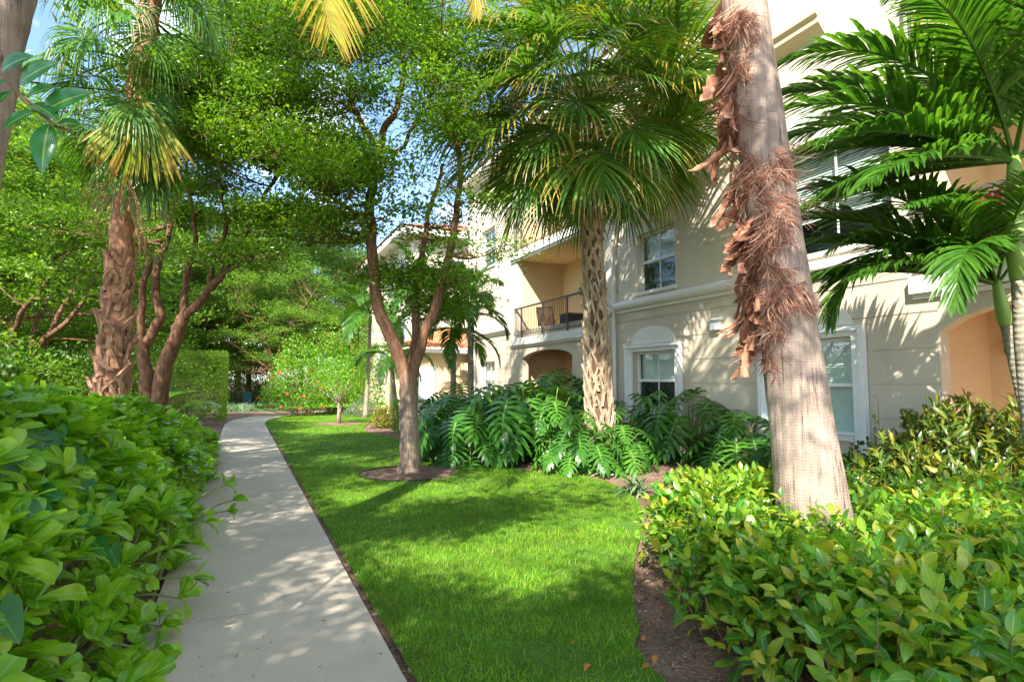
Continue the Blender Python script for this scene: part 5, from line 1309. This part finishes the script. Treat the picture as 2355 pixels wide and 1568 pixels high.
# --- smaller shrubs
def shrub(name, label, cat, base, rx, ry, h, n, ll, W, mat, seed, prof=ellip, box=False, group=None, up=.5, stemmat='twig', curve=.6, lo=.08):
    r = np.random.default_rng(seed); t = thing(name, label, cat, base, group)
    mb = MB()
    if box:
        q = r.uniform(-1, 1, (n, 3)); f = r.integers(0, 5, n); ax_ = np.where(f < 4, f // 2, 2); sg = np.where(f < 4, (f % 2)*2-1, 1)
        q[np.arange(n), ax_] = sg*(1-np.abs(r.normal(0, .06, n))); nr = np.zeros((n, 3)); nr[np.arange(n), ax_] = sg
        q[:, 2] = (q[:, 2]+1)/2; pos = q*[rx, ry, h]+r.normal(0, .02, (n, 3))
    else:
        d_ = rand_unit(n, r); d_[:, 2] = np.abs(d_[:, 2]); q = d_*(1-np.abs(r.normal(0, .22, n)))[:, None]; q *= (1+.14*np.sin(d_[:, :1]*5+seed)+.12*np.sin(d_[:, 1:2]*7+2*seed)); pos = q*[rx, ry, h]; nr = d_
    pos[:, 2] = np.maximum(pos[:, 2], lo*h)
    D = unit(nr*.6+r.normal(0, .6, (n, 3))+np.array([0, 0, up])); N = unit(nr+np.array([0, 0, .6])+r.normal(0, .4, (n, 3)))
    scatter(mb, leaf_template(3, prof, 1, W, .25, curve) if ll > .07 else RHOMB, pos, D, N, ll*r.uniform(.6, 1.25, n), None if ll > .07 else ll*W*2*r.uniform(.7, 1.2, n))
    link('foliage', mb.mesh('foliage', ll > .07), mat, t)
    sb2 = MB()
    for i in range(0, n, max(1, n//60)): sb2.tube(smooth_path([np.array([pos[i, 0]*.3, pos[i, 1]*.3, 0]), pos[i]*[.75, .75, .5], pos[i]], 2), np.linspace(.012, .003, 5), 4, False)
    link('stems', sb2.mesh('stems', True), M[stemmat], t); return t
def at(u, d): return L2((u-CU)/FZ*d, d)
o = shrub('hedge', 'tall square clipped hedge on the left side where the path recedes', 'hedge', np.array([-2.0, 24.2, 0]), 1.5, 1.6, 2.6, 30000, .06, .3, M['topped_hedge'], 1, box=True)
CR = 'croton shrubs by the porch'
for i, (u, v, rx, h, lab) in enumerate(((2060, 1085, .55, .85, 'small yellow flecked croton at the left end, right of the leaning trunk'), (2160, 1075, .6, 1.35, 'tallest dark croton with yellow streaks, in front of the porch jamb'), (2260, 1090, .7, 1.15, 'dark croton in front of the porch opening'), (2345, 1090, .75, 1.2, 'dark croton at the right edge of the picture'), (2250, 1125, .7, .85, 'low croton in front of the taller ones, behind the glossy hedge'), (2130, 1120, .5, .75, 'low golden croton nearest to the glossy hedge'))):
    d_ = 6.5-.5*(v > 1100); b = at(u, d_); shrub('croton', lab, 'shrub', b, rx, rx*.8, h, 1900, .16, .13, M['croton'], 400+i, lanc, group=CR, up=.7, curve=.9)
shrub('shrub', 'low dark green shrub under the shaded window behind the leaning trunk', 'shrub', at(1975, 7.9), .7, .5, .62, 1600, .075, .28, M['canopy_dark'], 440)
sg_ = shrub('seedling', 'thin upright seedling against the grooved wall', 'plant', at(2010, 7.7), .12, .12, 1.15, 60, .08, .3, M['hibiscus'], 441, lo=.3)
HB = 'clipped low hedges before the white facade'
for i, (u, d_, rx, ry, h, lab, mt) in enumerate(((985, 17.5, 1.0, .5, .95, 'clipped green hedge behind the middle tree trunk', 'boxhedge'), (1085, 16.6, 1.2, .5, .95, 'clipped green hedge behind the lobed leaf plants at left', 'boxhedge'))):
    shrub('low_hedge', lab, 'hedge', at(u, d_), rx, ry, h, 4000, .055, .3, M[mt], 460+i, box=True, group=HB)
shrub('shrub', 'small yellow variegated shrub at the foot of the feather palm', 'shrub', at(886, 19.2), .42, .42, .75, 900, .08, .28, M['yellowgreen'], 470)
shrub('shrub', 'yellowish shrub in front of the clipped hedge, right of the tree trunk', 'shrub', at(1003, 16.4), .5, .45, .75, 900, .075, .28, M['yellowgreen'], 471)
shrub('shrub', 'yellow leaved shrub glimpsed between the lobed leaves', 'shrub', at(1105, 13.6), .5, .45, .65, 900, .08, .28, M['yellowgreen'], 472)
shrub('shrub', 'grey green rounded shrub behind the hibiscus standard', 'shrub', at(838, 25.0), .95, .7, .75, 2200, .06, .28, M['greygreen'], 473)
shrub('shrub', 'grey green low shrub at the left of the hibiscus standard', 'shrub', at(775, 27.5), .6, .6, .7, 1500, .06, .28, M['greygreen'], 474)
shrub('shrub', 'dark rounded shrub below the red flowering shrub', 'shrub', at(700, 29.5), 1.15, .8, .75, 2400, .07, .28, M['canopy_dark'], 475)
# pale groundcover strip beyond the bend of the path
gc = MB(); m = 6000; xg = rp.uniform(-4, 5.5, m); yg = rp.uniform(31.8, 35, m); 
scatter(gc, leaf_template(2, lanc, 1, .05, .2, 1.2), np.stack([xg, yg, np.full(m, .0)], -1), unit(rp.normal(0, .6, (m, 3))+[0, 0, 1]), rand_unit(m, rp), rp.uniform(.25, .5, m))
tag(link('groundcover', gc.mesh('groundcover', True), M['greygreen']), 'pale grassy groundcover beyond the bend of the path', 'groundcover', kind='stuff')
# red flowering shrub
def flower_shrub(name, label, base, rx, ry, h, n, seed, nf, lo):
    t = shrub(name, label, 'shrub', base, rx, ry, h, n, .10, .3, M['hibiscus'], seed, lo=lo)
    r = np.random.default_rng(seed+1)
    for i in range(nf):
        d_ = rand_unit(1, r)[0]; d_[2] = abs(d_[2]); 
        if d_@(-FWD) < -.1: d_ = d_*[-1, -1, 1]
        c = d_*[rx, ry, h]*1.05; c[2] = max(c[2], lo*h)
        fb = MB(); ax_ = unit(d_+np.array([0, 0, .3])); u_ = unit(np.cross(ax_, [.3, .2, 1])); v_ = np.cross(ax_, u_)
        for k in range(5):
            a = k*1.2566; rd = u_*math.cos(a)+v_*math.sin(a)
            scatter(fb, leaf_template(3, ellip, 1, .38, .1, .7), (c)[None], unit(rd+ax_*.5)[None], unit(ax_-rd*.5)[None], [.075])
        link('flower', fb.mesh('flower', True), M['red_petal'], t)
    return t
flower_shrub('hibiscus', 'tall light green shrub dotted with red flowers beyond the lawn', at(700, 26), 2.2, 1.5, 3.3, 8000, 480, 26, .12)
flower_shrub('hibiscus', 'red flowered shrub behind the feather palm in the mulch bed', at(800, 27), 2.0, 1.4, 4.3, 9000, 482, 22, .1)
# hibiscus grown as a small standard tree
hs = thing('small_tree', 'small lollipop tree with a thin pale trunk in a mulch ring on the far lawn', 'tree', RING2); tb = MB(); r = np.random.default_rng(5)
tb.tube([RING2, RING2+[.02, 0, .5], RING2+[0, 0, .75]], [.09, .07, .065], 9, True, .03); HC = RING2+[0, 0, .7]
for k in range(12):
    a = k*2.4; e = r.uniform(.6, 1.3); q = HC+np.array([math.cos(a)*math.cos(e), math.sin(a)*math.cos(e), math.sin(e)])*r.uniform(.8, 1.3); tb.tube(smooth_path([HC, (HC+q)/2+[0, 0, .05], q], 3), np.linspace(.03, .008, 7), 6, False)
link('trunk', tb.mesh('trunk', True, RING2), M['bark_pale'], hs)
mb = MB(); n = 2600; d_ = rand_unit(n, r); q = d_*(1-np.abs(r.normal(0, .3, n)))[:, None]*[1.05, 1.05, .75]+[0, 0, 1.65]
scatter(mb, leaf_template(2, ellip, 1, .28, .25, .6), q+RING2, unit(d_+r.normal(0, .6, (n, 3))), unit(d_+[0, 0, .7]+r.normal(0, .4, (n, 3))), .075*r.uniform(.6, 1.2, n))
link('crown', mb.mesh('crown', True, RING2), M['hibiscus'], hs)

# ribbon grass by the hedge corner
rg = thing('ribbon_plant', 'pale striped strap leaved plant at the corner of the glossy hedge', 'plant', G(1462, 1135)); mb = MB(); r = np.random.default_rng(8); n = 90
az = r.uniform(0, 6.28, n); ti = r.uniform(.15, 1.2, n); D = np.stack([np.cos(az)*np.sin(ti), np.sin(az)*np.sin(ti), np.cos(ti)], -1); N = np.stack([-np.cos(az)*np.cos(ti), -np.sin(az)*np.cos(ti), np.sin(ti)], -1)
scatter(mb, leaf_template(6, lanc, 1, .035, .3, 1.8), np.zeros((n, 3))+r.normal(0, .05, (n, 3))*[1, 1, 0], D, N, r.uniform(.3, .5, n)); link('leaves', mb.mesh('leaves', True), M['ribbon'], rg)
mb = MB(); mb.tube([(0, 0, -.02), (0, 0, .06)], [.05, .03], 8); link('crown', mb.mesh('crown', True), M['stem'], rg)
# paddle leaved plants behind the left palm
def paddle(label, base, n, H, seed, L=.9):
    t = thing('paddle_leaf_plant', label, 'plant', base, 'paddle leaved plants by the booted palm'); r = np.random.default_rng(seed); mb, st = MB(), MB()
    for k in range(n):
        az = k*2.4+r.uniform(-.3, .3); e = r.uniform(.75, 1.4); h = H*r.uniform(.6, 1); d_ = np.array([math.cos(az)*math.cos(e), math.sin(az)*math.cos(e), math.sin(e)]); p = np.array([0, 0, .05]); pts = [p]
        for j in range(4): p = p+d_*h/4; pts.append(p); d_ = unit(d_+[math.cos(az)*.1, math.sin(az)*.1, -.05])
        st.tube(pts, np.linspace(.025, .012, 5), 6, False)
        out = np.array([math.cos(az), math.sin(az), 0]); scatter(mb, leaf_template(8, lanc, 1, .17, .35, 1.0, .03), p[None], unit(d_+out*.5)[None], unit(np.array([0, 0, 1.])-out*.4)[None], [L*r.uniform(.8, 1.2)])
    link('leaves', mb.mesh('leaves', True), M['banana'], t); link('stalks', st.mesh('stalks', True), M['stem'], t)
paddle('paddle leaved plant between the booted palm and the many stemmed tree', at(322, 12.5), 6, 1.6, 1, .8)
paddle('dark paddle leaved plant at the left edge, left of the booted palm', at(60, 7.6), 8, 1.35, 2, 1.1)
# understory shrubs behind the left hedge close the view under the trees
US = 'understory shrubs behind the left hedge'
for i, (u, d_, rx, h, mt, lab) in enumerate(((40, 12.5, 1.5, 2.6, 'canopy_far', 'tall bushy shrub at the left edge, behind the paddle leaves'), (160, 14, 1.6, 2.4, 'boxhedge', 'leafy shrub left of the booted palm trunk'), (-60, 10.5, 1.3, 2.2, 'canopy_dark', 'dark shrub cut by the left edge'), (235, 17, 1.8, 2.9, 'canopy_far', 'shrub directly behind the booted palm trunk'),
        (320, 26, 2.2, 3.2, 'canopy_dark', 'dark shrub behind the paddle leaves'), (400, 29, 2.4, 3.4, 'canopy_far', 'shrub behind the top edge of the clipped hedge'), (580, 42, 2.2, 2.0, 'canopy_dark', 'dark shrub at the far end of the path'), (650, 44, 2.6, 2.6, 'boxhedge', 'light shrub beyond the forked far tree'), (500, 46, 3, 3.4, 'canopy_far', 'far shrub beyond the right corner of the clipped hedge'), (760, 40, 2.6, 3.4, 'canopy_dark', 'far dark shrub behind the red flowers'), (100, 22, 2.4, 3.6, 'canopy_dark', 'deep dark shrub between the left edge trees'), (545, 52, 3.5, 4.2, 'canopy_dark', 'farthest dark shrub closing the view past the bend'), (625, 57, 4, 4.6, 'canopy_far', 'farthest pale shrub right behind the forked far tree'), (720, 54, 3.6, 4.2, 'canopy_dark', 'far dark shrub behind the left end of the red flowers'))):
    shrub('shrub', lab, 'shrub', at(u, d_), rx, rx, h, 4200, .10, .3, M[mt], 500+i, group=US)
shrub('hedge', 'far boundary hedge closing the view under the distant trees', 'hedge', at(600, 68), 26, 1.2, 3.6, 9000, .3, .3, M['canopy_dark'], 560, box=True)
# blue bin far down the path
bn = thing('bin', 'small blue bin seen past the right corner of the clipped hedge', 'bin', at(571, 38)); mb = MB(); mb.prism([(-.32, 0), (.32, 0), (.4, 1.0), (-.4, 1.0)], 'y', -.4, .4); bn.scale = (.7, .7, .8); link('body', mb.mesh('body'), M['blue'], bn)
mb = MB(); mb.box(-.44, .44, -.44, .44, 1.001, 1.07); link('lid', mb.mesh('lid'), M['blue'], bn)

# --- the leafy branch close to the viewer at the top left
ob = np.array([-2.3, .55, 0]); br = thing('young_tree', 'blurred brown branch with large glossy oval leaves reaching in at the top left edge', 'tree', ob)
d_ = 1.75
bp_ = [P(-260, 20, 1.9), P(-60, 130, 1.85), P(0, 165, 1.8), P(50, 225, d_), P(100, 265, d_), P(125, 290, d_), P(160, 300, 1.72)]
tb = MB(); tb.tube(smooth_path([ob, ob+[.05, .1, 1.2], ob+[.15, .1, 2.4], ob+[.2, .15, 3.0]], 5), np.linspace(.03, .015, 16), 8); tb.tube(smooth_path([ob+[.15, .1, 2.3]]+bp_, 5), np.linspace(.014, .004, 36), 8)
link('branch', tb.mesh('branch', True, ob), M['twig'], br)
mb = MB()
for (u0, v0, u1, v1, s_, nn) in ((45, 195, 115, 135, 1, (.3, -.9, .1)), (98, 262, 195, 200, 1, (.2, -.9, .15)), (85, 255, -5, 290, 1, (0, -.9, .3)), (112, 285, 90, 388, .9, (.4, -.9, .0)), (20, 185, -60, 215, 1, (0, -.8, .3)), (60, 230, 112, 190, .8, (.2, -.8, .3)), (5, 165, 60, 120, .9, (.3, -.8, .1)), (125, 290, 175, 275, .6, (0, -.7, .5)), (30, 210, -30, 245, .9, (.1, -.6, .6)), (70, 240, 130, 262, .7, (.2, -.6, .6))):
    a = P(u0, v0, d_); b = P(u1, v1, d_-.06); L_ = np.linalg.norm(b-a); N = np.array(nn)@np.array([RGT, FWD, [0, 0, 1]])
    scatter(mb, leaf_template(8, ellip, 1, .19, .3, .5, .06), a[None], (b-a)[None], N[None], [L_])
link('leaves', mb.mesh('leaves', True, ob), M['bigleaf'], br)

# --- mulch rings and small things on the ground
def ring(c, rx, ry, name, label):
    r = np.random.default_rng(3); t = MB(); n = 40; P_ = [(c[0]+rx*math.cos(a)*(1+.03*math.sin(3*a)), c[1]+ry*math.sin(a), 0) for a in np.linspace(0, 2*np.pi, n, endpoint=False)]
    V = [(c[0], c[1], .06)] + [(p[0]*.55+c[0]*.45, p[1]*.55+c[1]*.45, .055) for p in P_] + [(p[0], p[1], .026) for p in P_]
    T = [(0, 1+i, 1+(i+1) % n) for i in range(n)]; Q = [(1+i, 1+n+i, 1+n+(i+1) % n, 1+(i+1) % n) for i in range(n)]
    t.add(V, Q, T); return t, P_
t, P_ = ring(TREE, .8, .78, '', ''); struct('mulch', t, M['soil'], True)
e = MB(); e.tube([np.array(p)+[0, 0, .03] for p in P_[8:32]], .018, 6); tag(link('edging', e.mesh('edging', True), M['edging']), 'black plastic edging round the mulch ring of the middle tree', 'edging')
t, P_ = ring(RING2, .85, .8, '', ''); struct('mulch', t, M['soil'], True)
FL = 'fallen orange leaves'
for i, (u, v) in enumerate(((1505, 1431), (1500, 1448), (1507, 1504), (1495, 1528), (1320, 1478), (1358, 1527), (1503, 1366), (1515, 1395), (1480, 1460))):
    fl = MB(); c = G(u, v, .03 if u > 1460 else .075); r = np.random.default_rng(i)
    V, Q, t_, w_ = leaf_template(4, ellip, 1, .3, .4, r.uniform(.5, 1.5)); scatter(fl, (V, Q, t_, w_), c[None], (rand_unit(1, r)*[1, 1, .1]), np.array([[0, 0, 1.0]])+r.normal(0, .3, (1, 3)), [.055])
    tag(link('fallen_leaf', fl.mesh('fallen_leaf', True, c), M['fallen'], None, c), 'small orange fallen leaf lying on the lawn edge or bare mulch by the hedge', 'leaf', FL)
tw = MB(); c = G(1440, 1095)
tw.tube(smooth_path([G(1360, 1098)+[0, 0, .03], G(1400, 1088)+[0, 0, .04], G(1450, 1092)+[0, 0, .03], G(1480, 1090)+[0, 0, .03]], 5), .012, 6); tag(link('surface_root', tw.mesh('surface_root', True, c), M['bark_pale'], None, c), 'thin pale root lying on the mulch at the foot of the cabbage palm', 'root')

# bark chips over the beds, and crumbs of dry leaf on the path and grass
chips = MB(); r = np.random.default_rng(606); n = 26000
xg = r.uniform(.85, 8.2, n); yg = np.where(r.uniform(0, 1, n) < .5, r.uniform(.8, 6, n), r.uniform(6, 20, n))
ok = ~inside(lawn_poly, xg, yg); ok |= ((xg-TREE[0])**2+(yg-TREE[1])**2 < .58); xg, yg = xg[ok], yg[ok]; n = len(xg)
zg = np.where((xg-TREE[0])**2+(yg-TREE[1])**2 < .6, .045, .012)
scatter(chips, RHOMB, np.stack([xg, yg, zg+r.uniform(0, .012, n)], -1), rand_unit(n, r)*[1, 1, .25], np.array([0, 0, 1.])+r.normal(0, .35, (n, 3)), r.uniform(.015, .055, n), r.uniform(.008, .02, n))
tag(link('mulch_chips', chips.mesh('mulch_chips'), leaf_mat('bark_chip', [(.06, .035, .025), (.16, .09, .06), (.28, .17, .11), (.4, .3, .22)], rough=.9, transl=.02, tcol=(1, 1, 1), spec=.1)), 'brown bark mulch chips covering the planting beds', 'mulch', kind='stuff')
lit = MB(); n = 520; xg = np.concatenate([r.uniform(-.45, .78, 330), r.uniform(.8, 2.6, 190)]); yg = 1.8+14*r.uniform(0, 1, n)**1.6
scatter(lit, RHOMB, np.stack([xg, yg, np.where(xg < .8, .0475, .07)], -1), rand_unit(n, r)*[1, 1, .08], np.array([0, 0, 1.])+r.normal(0, .15, (n, 3)), r.uniform(.008, .035, n), r.uniform(.004, .012, n))
tag(link('leaf_litter', lit.mesh('leaf_litter'), leaf_mat('dry_crumb', [(.08, .05, .03), (.2, .12, .06), (.34, .24, .1)], rough=.8, transl=.1, tcol=(1, 1, 1), spec=.1)), 'dry leaf crumbs scattered on the path and lawn', 'leaf litter', kind='stuff')
